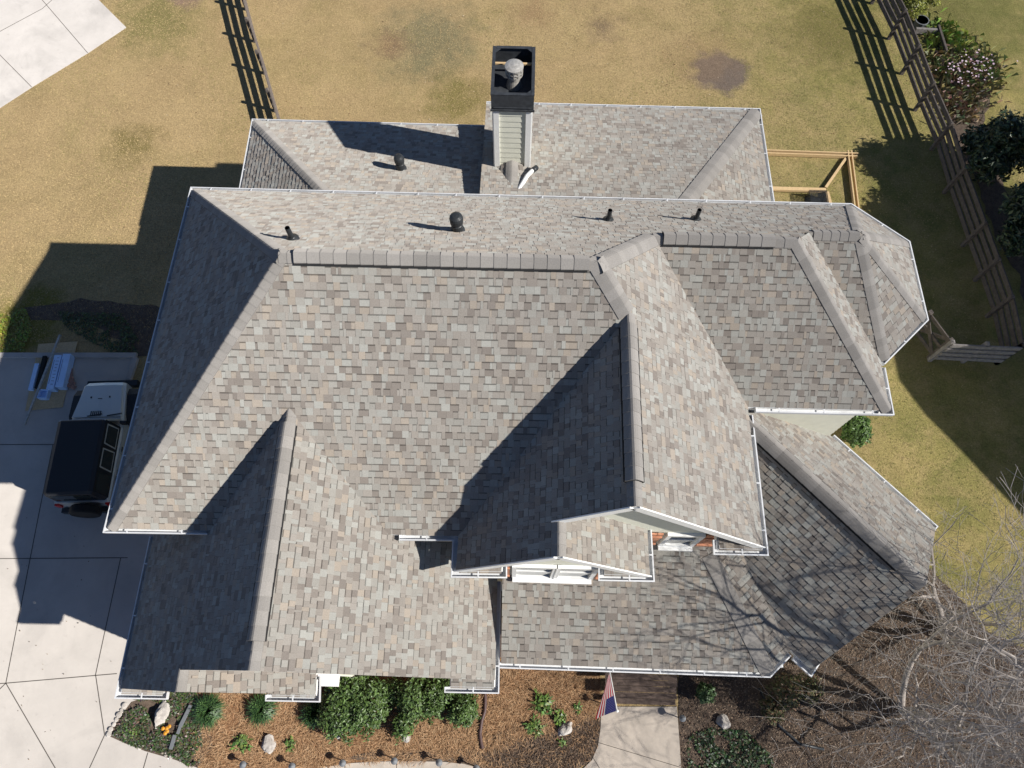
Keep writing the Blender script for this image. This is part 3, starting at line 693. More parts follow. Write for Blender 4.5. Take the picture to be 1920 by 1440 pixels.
window(.08, .80, 5.12, 6.4, wy2, (-.24,)); window(.96, 1.62, 5.12, 6.4, wy2, (1.95,)); window(3.2, 3.78, 5.35, 6.3, wy1, (2.84, 4.08))
mb = MB(); mb.box((.88, wy2 - .05, 5.7), (.02, .09, 1.5)); mb.build('window_mullion', 'white', house)
# porch posts, front pier, door step
mb = MB()
for x in (2.0, 4.35, 5.7):
    mb.box((x, .75, 2.7), (.3, .3, 3.2)); mb.box((x, .75, 4.2), (.38, .38, .12)); mb.build('porch_column', 'white', house); mb = MB()
mb = MB(); p = AT(617, 1276, 3.6); mb.box((p.x - .13, p.y + .24, 1.8), (.18, .26, 3.5)); mb.build('pier', 'cream', house)
mb = MB(); mb.box((p.x - .02, p.y + .18, 3.66), (.5, .6, .14)); mb.box((p.x, p.y + .2, 3.8), (.38, .48, .16)); mb.build('pier_cap', 'white', house)
mb = MB(); mb.prism(ccw([(-.4, .75), (5.9, .75), (6.6, 1.6), (6.6, 2.4), (-.4, 2.4)]), 0, .98); mb.build('porch_floor', 'deck', house)
# front steps
steps = MB(); sx0, sx1 = A2(1135, 1290, .6)[0], A2(1270, 1290, .6)[0]
yt = .72
for k, z in enumerate((.80, .62, .44, .26)):
    for j in range(2 if k < 3 else 1):
        y = yt - (k * 2 + j) * .148 - .07; steps.box(((sx0 + sx1) / 2, y, z), (sx1 - sx0, .14, .035))
    steps.box(((sx0 + sx1) / 2, yt - k * .296 - .015, z - .1), (sx1 - sx0 - .04, .03, .16))
steps.build('front_steps', 'deck', house, 'brown timber front steps')

# ------------------------------------------------------------------ ground, drives, beds
def px_poly(pts, z=0.): return [A2(x, y, z) for x, y in pts]
def wobble(poly, amp=.08, step=.25, seed=1):
    rnd = random.Random(seed); out = []
    for i in range(len(poly)):
        p = Vector(poly[i]); q = Vector(poly[(i + 1) % len(poly)]); n = max(1, int((q - p).length / step)); d = (q - p)
        nn = Vector((-d.y, d.x)).normalized() if d.length > 0 else Vector((0, 0))
        for k in range(n):
            c = p + d * (k / n); v = noise.noise(Vector((c.x * 1.7, c.y * 1.7, seed))) * amp * 2 + rnd.uniform(-.2, .2) * amp
            out.append((c.x + nn.x * v, c.y + nn.y * v))
    return out
def sheet(name, poly, z, m, kind='structure', label=None, thick=.0):
    mb = MB(); poly = ccw(poly)
    if thick: mb.prism(poly, z - thick, z)
    else: mb.add([(x, y, z) for x, y in poly], [tuple(range(len(poly)))])
    o = mb.build(name, m); tag(o, label=label, kind=kind); return o
tag(sheet('lawn', [(-300, -300), (300, -300), (300, 300), (-300, 300)], 0, 'lawn'), 'tan dormant lawn going green towards the right')
dr = MB()
dpoly = px_poly([(-300, 668), (258, 668), (243, 712), (262, 800), (340, 1000), (320, 1290), (246, 1316), (200, 1378), (236, 1394), (272, 1408), (330, 1425), (372, 1440), (420, 1462), (480, 1520), (480, 1700), (-300, 1900)])
dr.prism(ccw(dpoly), -.1, .02)
def joint(mb, a, b, z=.022, wd=.022):
    p, q = AT(*a), AT(*b); p.z = q.z = z; mb.bar(p, q, wd, .004, mi=1)
for a, b in (((-200, 834), (240, 834)), ((-200, 1049), (240, 1046)), ((74, 962), (12, 1281)), ((100, 834), (74, 962)), ((227, 1046), (180, 1265)), ((180, 1265), (197, 1378)), ((12, 1281), (220, 1263)), ((12, 1281), (108, 1446)), ((12, 1281), (-60, 1350)), ((197, 1378), (166, 1446)), ((278, 1411), (268, 1446)), ((12, 1281), (-100, 1288))): joint(dr, a, b)
dr.build('driveway', ['concrete', 'joint']); bpy.data.objects['driveway']['kind'] = 'structure'; bpy.data.objects['driveway']['label'] = 'pale jointed concrete driveway beside the house'
kb = MB()
p0, p1, p2 = AT(-300, 668), AT(258, 668), AT(243, 714)
kb.bar(p0 + Vector((0, 0, .05)), p1 + Vector((0, 0, .05)), .16, .12); kb.bar(p1 + Vector((0, -.09, .051)), p2 + Vector((0, 0, .051)), .16, .12)
tag(kb.build('kerb', 'concrete2'), 'low concrete kerb along the back of the driveway', kind='structure')
nd = MB(); nd.prism(ccw(px_poly([(-400, -200), (60, -160), (185, 0), (237, 52), (165, 100), (60, 164), (0, 203), (-200, 300)])), -.1, .02)
for a, b in (((62, -20), (165, 100)), ((-20, 83), (60, 164)), ((0, 60), (80, 17)), ((80, 17), (165, -60))): joint(nd, a, b)
tag(nd.build('neighbour_driveway', ['concrete2', 'joint']), 'corner of a paved drive beyond the lawn at upper left', kind='structure')
wk = MB()
wk.prism(ccw(px_poly([(1127, 1325), (1126, 1365), (1121, 1398), (1110, 1425), (1092, 1442), (1060, 1462), (960, 1475), (900, 1441), (870, 1432), (828, 1428), (760, 1427), (700, 1428), (655, 1431), (615, 1437), (560, 1447), (480, 1452), (372, 1441), (300, 1600), (1290, 1600), (1277, 1440), (1269, 1325)])), -.1, .027)
for a, b in (((1121, 1392), (1277, 1439)), ((1112, 1421), (1130, 1450)), ((744, 1427), (744, 1460)), ((647, 1431), (648, 1460)), ((825, 1428), (827, 1460))): joint(wk, a, b, z=.029, wd=.014)
tag(wk.build('front_walk', ['walk', 'joint']), 'curving concrete front walk leading to the steps', kind='structure')
sheet('straw_bed', wobble(px_poly([(365, 1300), (372, 1438), (440, 1448), (560, 1445), (615, 1437), (660, 1431), (760, 1427), (830, 1428), (880, 1434), (930, 1450), (1060, 1455), (1110, 1424), (1126, 1365), (1126, 1240), (900, 1180), (370, 1180)]), .03, .2, 2), .008, 'straw')
sheet('ground_cover_bed', px_poly([(244, 1314), (200, 1378), (236, 1394), (272, 1408), (330, 1425), (372, 1440), (400, 1400), (380, 1290), (250, 1240)]), .012, 'soil')
mulch_poly = wobble(px_poly([(1270, 1240), (1270, 1445), (1270, 1600), (2300, 1600), (2300, 1215), (1930, 1215), (1860, 1190), (1810, 1130), (1745, 1070), (1600, 1060), (1400, 1160)]), .10, .3, 3)
sheet('mulch_bed', mulch_poly, .010, 'soil')
sheet('rear_bed', wobble(px_poly([(45, 578), (150, 562), (300, 575), (300, 668), (215, 666), (225, 640), (160, 600), (60, 600)]), .06, .3, 4), .009, 'soil')
sheet('fence_side_bed', wobble(px_poly([(1740, 50), (1775, 120), (1860, 170), (1840, 260), (1900, 380), (2300, 500), (2300, 700), (1960, 640), (1850, 400), (1765, 190)]), .12, .3, 5), .009, 'soil')
sheet('bark_bed', wobble(px_poly([(880, 1402), (960, 1392), (1010, 1372), (1085, 1345), (1126, 1335), (1126, 1365), (1121, 1398), (1110, 1424), (1060, 1455), (930, 1450), (880, 1434), (700, 1424), (640, 1424), (700, 1410)]), .04, .2, 8), .014, 'soil')
# ------------------------------------------------------------------ loose litter
def inpoly(p, poly):
    r = False; n = len(poly)
    for i in range(n):
        a, b = poly[i], poly[i - 1]
        if (a[1] > p[1]) != (b[1] > p[1]) and p[0] < (b[0] - a[0]) * (p[1] - a[1]) / (b[1] - a[1]) + a[0]: r = not r
    return r
def scatter(name, poly, n, L, W, cols, z=.015, seed=1, tilt=.25, label=None, swirl=False, keep=None, m='strand'):
    rnd = random.Random(seed); mb = MB(); xs_ = [p[0] for p in poly]; ys_ = [p[1] for p in poly]; k = 0
    x0, x1, y0, y1 = min(xs_), max(xs_), min(ys_), max(ys_)
    while k < n:
        x = rnd.uniform(x0, x1); y = rnd.uniform(y0, y1); k += 1
        if not inpoly((x, y), poly): continue
        if keep and not keep(x, y, rnd): continue
        a = rnd.uniform(0, math.pi * 2)
        if swirl: a = noise.noise(Vector((x * .8, y * .8, seed))) * 6 + rnd.gauss(0, .8)
        l = rnd.uniform(*L); w_ = rnd.uniform(*W); hx, hy = math.cos(a), math.sin(a); c = rnd.choice(cols); j = rnd.uniform(.75, 1.25); c = tuple(q * j for q in c)
        zz = z + rnd.random() * .03; t = rnd.uniform(-tilt, tilt) * l; bend = rnd.uniform(-.25, .25) * l
        P = Vector((x, y, zz)); D = Vector((hx, hy, 0)); N_ = Vector((-hy, hx, 0))
        if m == 'strand' and l > .1:
            mb.add([P - N_ * w_ / 2, P + D * l * .5 + N_ * (bend - w_ / 2) + Vector((0, 0, abs(t))), P + D * l + Vector((0, 0, 0)), P + D * l * .5 + N_ * (bend + w_ / 2) + Vector((0, 0, abs(t)))], [(0, 1, 3), (1, 2, 3)], c)
        else:
            u = rnd.uniform(-.5, .5); mb.add([P - D * l / 2, P - N_ * w_ / 2 + Vector((0, 0, u * w_)), P + D * l / 2 + Vector((0, 0, t)), P + N_ * w_ / 2 + Vector((0, 0, .01))], [(0, 1, 2, 3)], c)
    return tag(mb.build(name, m), label, kind='stuff')
strawp = px_poly([(365, 1285), (365, 1438), (440, 1444), (560, 1440), (615, 1436), (660, 1430), (760, 1426), (830, 1427), (880, 1432), (920, 1446), (1060, 1450), (1108, 1424), (1124, 1365), (1124, 1240), (900, 1200), (370, 1200)])
darkp = px_poly([(880, 1410), (960, 1398), (1010, 1378), (1085, 1350), (1126, 1340), (1126, 1365), (1121, 1398), (1110, 1424), (1060, 1455), (930, 1450)])
def dens(x, y, r): return (not inpoly((x, y), darkp) or r.random() < .12) and noise.noise(Vector((x * .9, y * .9, 5))) > -.25 + (r.random() - .5) * .5 - (.25 if y > -1.9 else 0)
scatter('pine_straw', strawp, 52000, (.10, .26), (.006, .012), [(.52, .335, .185), (.43, .265, .14), (.60, .42, .25), (.28, .16, .085), (.48, .31, .18)], seed=11, swirl=True, keep=dens, label='orange brown pine straw spread over the front bed')
scatter('leaf_litter', px_poly([(1275, 1245), (1275, 1600), (2100, 1600), (2100, 1215), (1930, 1215), (1860, 1190), (1810, 1130), (1745, 1070), (1600, 1060), (1400, 1160)]), 60000, (.02, .055), (.012, .028), [(.27, .195, .145), (.21, .15, .11), (.33, .245, .18), (.15, .105, .075), (.27, .18, .125), (.46, .36, .26)], seed=12, label='brown leaf litter and mulch under the bare tree', m='strand')
scatter('bark_chips', px_poly([(880, 1395), (1000, 1350), (1124, 1330), (1124, 1365), (1108, 1424), (1060, 1450), (920, 1446)]) , 7000, (.02, .07), (.015, .03), [(.16, .11, .08), (.24, .17, .12), (.1, .07, .05)], seed=13, label='dark bark chips at the edge of the curved walk')
scatter('fallen_leaves', px_poly([(200, 60), (900, 20), (1650, 0), (1600, 260), (240, 500)]), 900, (.03, .07), (.02, .04), [(.2, .11, .06), (.5, .42, .3), (.12, .08, .05)], seed=14, label='few dry leaves lying on the lawn')
scatter('drive_debris', px_poly([(0, 900), (220, 1050), (230, 1300), (190, 1370), (330, 1430), (300, 1440), (0, 1440)]), 80, (.02, .06), (.012, .03), [(.2, .14, .09), (.3, .24, .17), (.14, .11, .08)], z=.024, tilt=.05, seed=15, label='scattered leaf bits on the sunlit driveway')
def lawn_blades(n, seed):
    rnd = random.Random(seed); mb = MB(); ex = [px_poly([(1740, 50), (1775, 120), (1860, 170), (1840, 260), (1900, 380), (2300, 500), (2300, 700), (1960, 640), (1850, 400), (1765, 190)]), mulch_poly, px_poly([(-400, -200), (60, -160), (185, 0), (237, 52), (165, 100), (60, 164), (0, 203), (-200, 300)])]
    zones = [((-20.5, -8., 9.8, 25.5), .42), ((-8., 17.8, 15.2, 26.), .48), ((7., 15., 2., 15.2), .10)]
    drt = AT(1350, 135)
    for (x0, x1, y0, y1), fr_ in zones:
        for i in range(int(n * fr_)):
            x = rnd.uniform(x0, x1); y = rnd.uniform(y0, y1)
            if any(inpoly((x, y), e) for e in ex) or (x - drt.x) ** 2 + (y - drt.y) ** 2 < .9: continue
            g_ = min(1, max(0, (x - 2) / 11)) * .8 + noise.noise(Vector((x * .4, y * .4, 2))) * .5
            c = (.55, .42, .22) if rnd.random() > g_ else (.30, .29, .10)
            j = rnd.choice((.55, .7, .85, .95, 1.05)); c = tuple(q * j for q in c)
            a = rnd.uniform(0, 6.28); l = rnd.uniform(.03, .075); h = rnd.uniform(.01, .04); dx, dy = math.cos(a), math.sin(a); w_ = rnd.uniform(.005, .011)
            mb.add([(x - dy * w_, y + dx * w_, .002), (x + dy * w_, y - dx * w_, .002), (x + dx * l, y + dy * l, h)], [(0, 1, 2)], c)
    return tag(mb.build('grass_blades', 'strand'), 'loose dry and green blades standing up in the lawn', kind='stuff')
lawn_blades(150000, 17)
# ------------------------------------------------------------------ foliage
def leafblob(mb, c, r, n, size, cols, rnd, shell=.55, up=.5, narrow=.5):
    for i in range(n):
        th = rnd.uniform(0, 2 * math.pi); u = rnd.uniform(-.15, 1) if up else rnd.uniform(-1, 1)
        rr = shell + (1 - shell) * rnd.random() ** .6; sq = math.sqrt(max(0, 1 - u * u))
        d = Vector((sq * math.cos(th), sq * math.sin(th), u)); lump = 1 + .42 * noise.noise(d * 2.3 + Vector(c)) + .12 * noise.noise(d * 6 + Vector(c))
        p = Vector(c) + Vector((d.x * r[0], d.y * r[1], d.z * r[2])) * rr * lump
        n_ = (d * .6 + Vector((rnd.gauss(0, .5), rnd.gauss(0, .5), .5 + rnd.gauss(0, .4)))).normalized()
        a = n_.orthogonal().normalized(); a = Matrix.Rotation(rnd.uniform(0, 6.28), 3, n_) @ a; b = n_.cross(a)
        s_ = size * rnd.uniform(.65, 1.35); k = rnd.uniform(.7, 1.3); c_ = tuple(q * k for q in rnd.choice(cols))
        mb.add([p - a * s_, p - b * s_ * narrow + n_ * s_ * .15, p + a * s_, p + b * s_ * narrow + n_ * s_ * .15], [(0, 1, 2, 3)], c_)
GREEN = [(.055, .10, .022), (.075, .13, .03), (.04, .075, .02), (.10, .16, .045)]
DARK = [(.02, .038, .014), (.03, .055, .018), (.045, .075, .028), (.012, .02, .01)]
def shrub(name, blobs, n, size, cols, label, cat, group=None, seed=1, shell=.5, narrow=.5, stems=6):
    rnd = random.Random(seed); mb = MB(); tot = sum(b[1][0] * b[1][1] for b in blobs)
    for c, r in blobs: leafblob(mb, c, r, int(n * r[0] * r[1] / tot), size, cols, rnd, shell, True, narrow)
    c0 = blobs[0][0]; root = thing(name, (c0[0], c0[1], 0), label, cat, group)
    mb.build('foliage', 'leaf', root)
    sb = MB()
    for i in range(stems):
        c, r = blobs[i % len(blobs)]; a = rnd.uniform(0, 6.28)
        sb.tube([(c0[0] + rnd.uniform(-.05, .05), c0[1] + rnd.uniform(-.05, .05), 0), (c[0] + math.cos(a) * r[0] * .4, c[1] + math.sin(a) * r[1] * .4, max(.05, c[2] + r[2] * .5))], [.02, .008], 5)
    sb.build('stem', 'bark', root); return root
def B(px, py, z, rx, ry, rz): p = AT(px, py, z); return ((p.x, p.y, z), (rx, ry, rz))
g = 'clipped evergreen shrubs in front of the garage wall'
shrub('evergreen_shrub', [B(645, 1330, .35, .62, .70, .55), B(690, 1318, .4, .55, .72, .6), B(650, 1292, .5, .5, .45, .55)], 8500, .045, GREEN, 'largest glossy evergreen shrub in the front bed, beside the white capped pier', 'shrub', g, 21)
shrub('evergreen_shrub', [B(775, 1310, .4, .42, .62, .6), B(812, 1308, .35, .42, .55, .5), B(755, 1360, .25, .25, .35, .3), B(738, 1296, .3, .3, .35, .35), B(838, 1296, .3, .32, .35, .4)], 6000, .045, GREEN, 'middle glossy evergreen shrub of the front row', 'shrub', g, 22)
shrub('evergreen_shrub', [B(868, 1330, .3, .40, .42, .45)], 3000, .04, GREEN, 'small rounded evergreen shrub left of the brown drain pipe', 'shrub', g, 23)
def grass_mound(px, py, r, label, seed, cols=None):
    rnd = random.Random(seed); p = AT(px, py, .1); mb = MB(); cols = cols or [(.05, .11, .035), (.08, .15, .045), (.035, .075, .03)]
    for i in range(1400):
        a = rnd.uniform(0, 6.28); d = Vector((math.cos(a), math.sin(a), 0)); q = Vector((p.x, p.y, 0)) + d * rnd.random() * r * .45; l = r * rnd.uniform(.35, .8); h = rnd.uniform(.12, .3); s = Vector((-d.y, d.x, 0)) * .008; d = (d + Vector((rnd.gauss(0, .3), rnd.gauss(0, .3), 0)))
        mb.add([q - s, q + s, q + d * l * .55 + Vector((0, 0, h)) + s, q + d * l * .55 + Vector((0, 0, h)) - s, q + d * l + Vector((0, 0, h * .75))], [(0, 1, 2, 3), (3, 2, 4)], rnd.choice(cols))
    return tag(mb.build('grass_clump', 'leaf'), label, 'plant', 'fine leaved green clumps in the pine straw')
grass_mound(392, 1332, .38, 'fine leaved green clump next to the grey pipe', 31); grass_mound(492, 1330, .36, 'fine leaved green clump below the middle white gutter return', 32); grass_mound(590, 1337, .34, 'fine leaved green clump touching the largest shrub', 33)
def rosette(px, py, r, n, label, seed, cols=None, grp='leafy perennials among the straw', wide=.16):
    rnd = random.Random(seed); p = AT(px, py, .1); mb = MB(); cols = cols or [(.10, .17, .04), (.14, .22, .05), (.06, .11, .03), (.17, .24, .08)]
    for i in range(n):
        a = i * 2.4 + rnd.random(); d = Vector((math.cos(a), math.sin(a), 0)); s = Vector((-d.y, d.x, 0)) * r * wide * rnd.uniform(.7, 1.2); el_ = rnd.uniform(.1, .9)
        l = r * (1.1 - el_ * .5) * rnd.uniform(.7, 1.1); q = Vector((p.x, p.y, .03)) + Vector((rnd.gauss(0, .3), rnd.gauss(0, .3), 0)) * r; z = Vector((0, 0, el_ * r * .7))
        mb.add([q, q + d * l * .45 - s + z, q + d * l + z * .8, q + d * l * .45 + s + z], [(0, 1, 2, 3)], tuple(c * rnd.uniform(.8, 1.2) for c in rnd.choice(cols)))
    return tag(mb.build('leafy_plant', 'leaf'), label, 'plant', grp)
rosette(452, 1392, .24, 60, 'pale green leafy plant left of the flat grey stone', 41); rosette(543, 1395, .17, 40, 'small pale green plant right of the flat grey stone', 42)
rosette(1018, 1318, .30, 90, 'largest strap leaved plant in the straw above the white stone', 43, wide=.10); rosette(1004, 1362, .24, 80, 'strap leaved plant just left of the white stone', 44, wide=.10)
rosette(1048, 1345, .20, 60, 'dark leafy plant touching the top of the white stone', 45); rosette(1083, 1328, .14, 40, 'small green plant left of the flag', 46); rosette(247, 1375, .15, 30, 'bright green tuft beside the edging stones', 47)
rosette(1055, 1392, .12, 30, 'small pale tuft under the white stone', 48)
def cover(name, poly, n, size, cols, label, seed, z=.06): 
    rnd = random.Random(seed); mb = MB(); xs_ = [p[0] for p in poly]; ys_ = [p[1] for p in poly]
    for i in range(n):
        x = rnd.uniform(min(xs_), max(xs_)); y = rnd.uniform(min(ys_), max(ys_))
        if not inpoly((x, y), poly) or noise.noise(Vector((x * 2.2, y * 2.2, seed))) < -.28: continue
        s = size * rnd.uniform(.6, 1.3); a = rnd.uniform(0, 6.28); d = Vector((math.cos(a), math.sin(a), rnd.uniform(-.5, .9))).normalized(); b = d.cross(Vector((0, 0, 1))).normalized() * s * .42; P = Vector((x, y, z * rnd.uniform(.3, 1.6)))
        mb.add([P - d * s, P - b, P + d * s, P + b], [(0, 1, 2, 3)], tuple(c * rnd.uniform(.7, 1.3) for c in rnd.choice(cols)))
    return tag(mb.build(name, 'leaf'), label, kind='stuff')
cover('ground_cover', px_poly([(250, 1310), (215, 1378), (250, 1398), (330, 1420), (355, 1436), (374, 1436), (382, 1400), (378, 1350), (372, 1290), (300, 1290)]), 9000, .045, [(.06, .09, .03), (.09, .12, .045), (.10, .08, .06), (.045, .07, .025), (.14, .12, .09)], 'dark leafy ground cover at the left end of the front bed', 51)
cover('ground_cover', px_poly([(1290, 1380), (1330, 1365), (1400, 1370), (1450, 1420), (1440, 1600), (1285, 1600)]), 5000, .05, [(.03, .055, .02), (.045, .08, .025), (.02, .035, .015)], 'dark green ground cover right of the front walk', 52)
cover('ground_cover', px_poly([(0, 590), (50, 580), (62, 620), (45, 662), (-60, 664), (-60, 600)]), 2500, .05, [(.22, .24, .03), (.28, .29, .05), (.16, .18, .03)], 'yellow green ground cover above the driveway', 53)
cover('ground_cover', px_poly([(100, 585), (230, 590), (262, 640), (258, 664), (215, 664), (130, 620)]), 2600, .05, [(.06, .08, .02), (.09, .11, .03), (.04, .05, .02)], 'low dark plants in the rear bed', 54)
shrub('fern_bush', [B(1322, 1300, .3, .22, .24, .35)], 1300, .05, [(.06, .11, .04), (.09, .15, .05)], 'small feathery bush right of the front steps', 'shrub', None, 61)
shrub('corner_shrub', [B(1470, 1298, .5, .42, .42, .6), B(1510, 1290, .4, .4, .35, .5), B(1447, 1330, .3, .3, .35, .4)], 3800, .045, [(.13, .11, .05), (.09, .09, .035), (.17, .10, .06), (.06, .07, .025)], 'bronze green shrub under the corner between porch roof and angled wing', 'shrub', None, 62)
shrub('side_bush', [B(1603, 808, .5, .42, .46, .55)], 3200, .055, [(.07, .13, .03), (.10, .18, .04), (.05, .09, .025)], 'round green bush in the notch right of the cream side wall', 'shrub', None, 63)
shrub('yellow_bush', [B(1712, 12, .3, .5, .6, .5), B(1740, -5, .3, .45, .5, .5)], 3000, .06, [(.22, .24, .03), (.28, .30, .05), (.12, .14, .03)], 'yellow green bush behind the fence at the top right', 'shrub', None, 64, narrow=.25)
rnd = random.Random(5)
mb = MB(); fm_ = MB()
for (px, py, n, cs) in ((1790, 120, 900, [(.17, .19, .07), (.24, .2, .12), (.34, .3, .2)]), (1815, 150, 900, [(.15, .18, .07), (.3, .25, .17), (.2, .18, .11)]), (1775, 75, 500, [(.24, .32, .08), (.18, .24, .07)]), (1800, 190, 700, [(.34, .29, .2), (.2, .16, .1)]), (1840, 125, 500, [(.2, .24, .1), (.26, .26, .13)])):
    for i in range(int(n * .8)):
        p = AT(px, py, .1); q = Vector((p.x + rnd.gauss(0, .42), p.y + rnd.gauss(0, .46), 0)); a = rnd.uniform(0, 6.28); d = Vector((math.cos(a), math.sin(a), 0)); s = Vector((-d.y, d.x, 0)) * .006; h = rnd.uniform(.08, .34)
        mb.add([q - s, q + s, q + d * .12 + Vector((0, 0, h)), q + d * .28 + Vector((0, 0, h * 1.05))], [(0, 1, 2), (1, 3, 2)], tuple(c * rnd.uniform(.7, 1.3) for c in rnd.choice(cs)))
for i in range(75):
    px, py = rnd.gauss(1825, 24), rnd.gauss(128, 17); p = AT(px, py, .42); r_ = rnd.uniform(.025, .05)
    fm_.add([p + Vector((r_ * math.cos(k * 1.257), r_ * math.sin(k * 1.257), rnd.uniform(-.01, .01))) for k in range(5)], [(0, 1, 2, 3, 4)], rnd.choice([(.50, .38, .45), (.56, .47, .51), (.40, .29, .36)]))
fl = thing('flower_clump', AT(1810, 130), 'straggling pink flowering plants behind the right fence', 'flowers'); mb.build('foliage', 'leaf', fl); fm_.build('blossom', 'leaf', fl)
mb = MB()
for px, py in ((306, 1366), (313, 1366), (310, 1375), (318, 1362), (314, 1371)):
    p = AT(px, py, .12); mb.lathe(p, [(.0, -.02), (.045, 0), (.05, .02), (.02, .035), (0, .04)], 9, col=(.62, .27, .02))
mb.c[0] = (.62, .27, .02); tag(mb.build('orange_flowers', 'leaf'), 'cluster of orange flowers in the ground cover', 'flowers')
# magnolias right of the fence (tops lean out of the picture)
def tree_crown(name, base, blobs, n, size, cols, label, seed):
    rnd = random.Random(seed); root = thing(name, base, label, 'tree', 'broadleaf evergreens beyond the fence'); mb = MB(); tot = sum(b[1][0] * b[1][1] for b in blobs)
    for c, r in blobs: leafblob(mb, c, r, int(n * r[0] * r[1] / tot), size, cols, rnd, .35, False, .42)
    mb.build('crown', 'leaf', root); tb = MB(); base = Vector(base)
    tb.tube([base, base + Vector((.05, 0, 1.2)), base + Vector((0, .1, 2.6))], [.13, .09, .05], 8)
    for c, r in blobs: tb.tube([base + Vector((.03, 0, .9)), Vector(c)], [.05, .015], 6)
    tb.build('trunk', 'bark', root); return root
MG = [(.014, .030, .012), (.022, .045, .016), (.035, .06, .025), (.008, .015, .007), (.06, .085, .045)]
tree_crown('magnolia', (16.6, 17.2, 0), [((15.9, 17.1, 2.3), (.75, .8, .7)), ((16.5, 17.5, 1.4), (1.1, 1.0, .9)), ((15.5, 16.5, 1.7), (.7, .7, .6)), ((16.6, 16.6, 3.), (.8, .8, .7)), ((15.6, 17.7, 1.3), (.6, .6, .5))], 6500, .10, MG, 'dark glossy magnolia by the right edge, the one nearer the top', 71)
tree_crown('magnolia', (16.9, 14.3, 0), [((16.0, 14.4, 2.2), (.8, .8, .7)), ((16.9, 14.3, 1.6), (1.0, 1.1, 1.)), ((15.9, 13.6, 1.7), (.7, .7, .6)), ((16.6, 14.4, 3.), (.8, .9, .7))], 6000, .10, MG, 'dark glossy magnolia by the right edge, in front of the other one', 72)
# ------------------------------------------------------------------ bare tree
def bare_tree(name, base, H, label, seed, lean=(0, 0), spread=.62, depth=7, guides=()):
    rnd = random.Random(seed); root = thing(name, base, label, 'tree'); tb = MB(); br = MB(); base = Vector(base)
    def grow(p, d, l, r, k):
        n = 4 if k < 3 else 3; pts = [p]; q = p; dd = d.copy(); rs = [r]
        for i in range(n):
            dd = (dd + Vector((rnd.gauss(0, .13), rnd.gauss(0, .13), rnd.gauss(.03, .08)))).normalized(); q = q + dd * (l / n); pts.append(q); rs.append(max(.0042, r * (1 - .34 * (i + 1) / n)))
        (tb if k < 2 else br).tube(pts, rs, 7 if k < 2 else (5 if k < 4 else 3), cap=False)
        if k >= depth or l < .09 or (k > 3 and rnd.random() < .12): return
        m = 3 if k in (1, 5) else 2
        for i in range(m):
            a = rnd.uniform(0, 6.28); o_ = dd.orthogonal().normalized(); o_ = Matrix.Rotation(a, 3, dd) @ o_
            t = rnd.uniform(.35, .85) if i else rnd.uniform(.1, .35)
            nd_ = (dd * (1 - t * spread) + o_ * t * spread * 1.5).normalized()
            grow(q if i < 2 else pts[-2], nd_, l * rnd.uniform(.62, .84), rs[-1] * (.85 if i == 0 else .68), k + 1)
        if 2 <= k < depth - 1:
            for i in range(2 if k % 2 == 0 else 1):
                j = rnd.randrange(1, n); o_ = Matrix.Rotation(rnd.uniform(0, 6.28), 3, dd) @ dd.orthogonal().normalized()
                grow(pts[j], (dd * .6 + o_ * .8).normalized(), l * .55, rs[j] * .5, k + (2 if i else 1))
    for i in range(5):
        a = i * 1.257 + rnd.uniform(-.4, .4) + .4; sp = (.12, .85, .3, .7, .45)[i]; d = Vector((math.cos(a) * sp + lean[0], math.sin(a) * sp + lean[1], 1)).normalized(); grow(base, d, H * rnd.uniform(.22, .29), .085, 1)
    for gl_, r0 in guides:
        gl_ = [Vector(p) for p in gl_]; pts = []
        for a, b in zip(gl_, gl_[1:]):
            for k in range(4): pts.append(a.lerp(b, k / 4) + Vector((rnd.gauss(0, .05), rnd.gauss(0, .05), rnd.gauss(0, .05))))
        pts.append(gl_[-1]); m_ = len(pts); tb.tube(pts, [r0 * (1 - .75 * i / m_) for i in range(m_)], 7, cap=False)
        for i in range(m_ // 3, m_):
            d0 = (pts[i] - pts[i - 1]).normalized(); o_ = Matrix.Rotation(rnd.uniform(0, 6.28), 3, d0) @ d0.orthogonal().normalized()
            grow(pts[i], (d0 * .8 + o_ * .7).normalized(), rnd.uniform(.8, 1.3), r0 * (1 - .7 * i / m_) * .6, 4)
    tb.build('trunk', 'bark', root, smooth=True); br.build('branches', 'bark', root); return root
tb_ = AT(1690, 1332)
bare_tree('bare_tree', tb_, 10.5, 'leafless pale grey tree in the mulch, the one nearer the front steps', 81, lean=(.02, .05), guides=[([(tb_.x, tb_.y, 0), (10.6, -.1, 2.5), (10.5, -.3, 5.2), (9.7, .1, 7.3), (8.9, .4, 7.9), (8.1, .8, 8.3)], .075), ([(10.5, -.3, 5.0), (9.9, -.5, 6.6), (9.1, -.4, 7.6), (8.3, -.3, 8.2)], .042), ([(9.7, .1, 7.3), (9.2, .9, 8.0), (8.8, 1.5, 8.5)], .036), ([(10.5, -.2, 4.), (10.2, .8, 5.8), (9.8, 1.6, 7.2), (9.3, 2.1, 8.0)], .042), ([(10.4, -.24, .3), (9.9, -.5, 1.6), (9.3, -.9, 2.6), (8.6, -1.2, 3.1)], .05), ([(10.4, -.24, .6), (9.9, .1, 1.9), (9.4, .5, 3.0)], .04), ([(10.5, -.4, .6), (10.5, -1.0, 2.2), (10.1, -1.5, 3.2)], .045), ([(9.9, -.5, 1.6), (9.2, -.3, 2.4), (8.5, -.5, 2.9)], .035)])
bare_tree('bare_tree', AT(1765, 1180), 6.0, 'leafless pale grey tree at the right edge between lawn and mulch', 82, lean=(-.05, .0), depth=6)
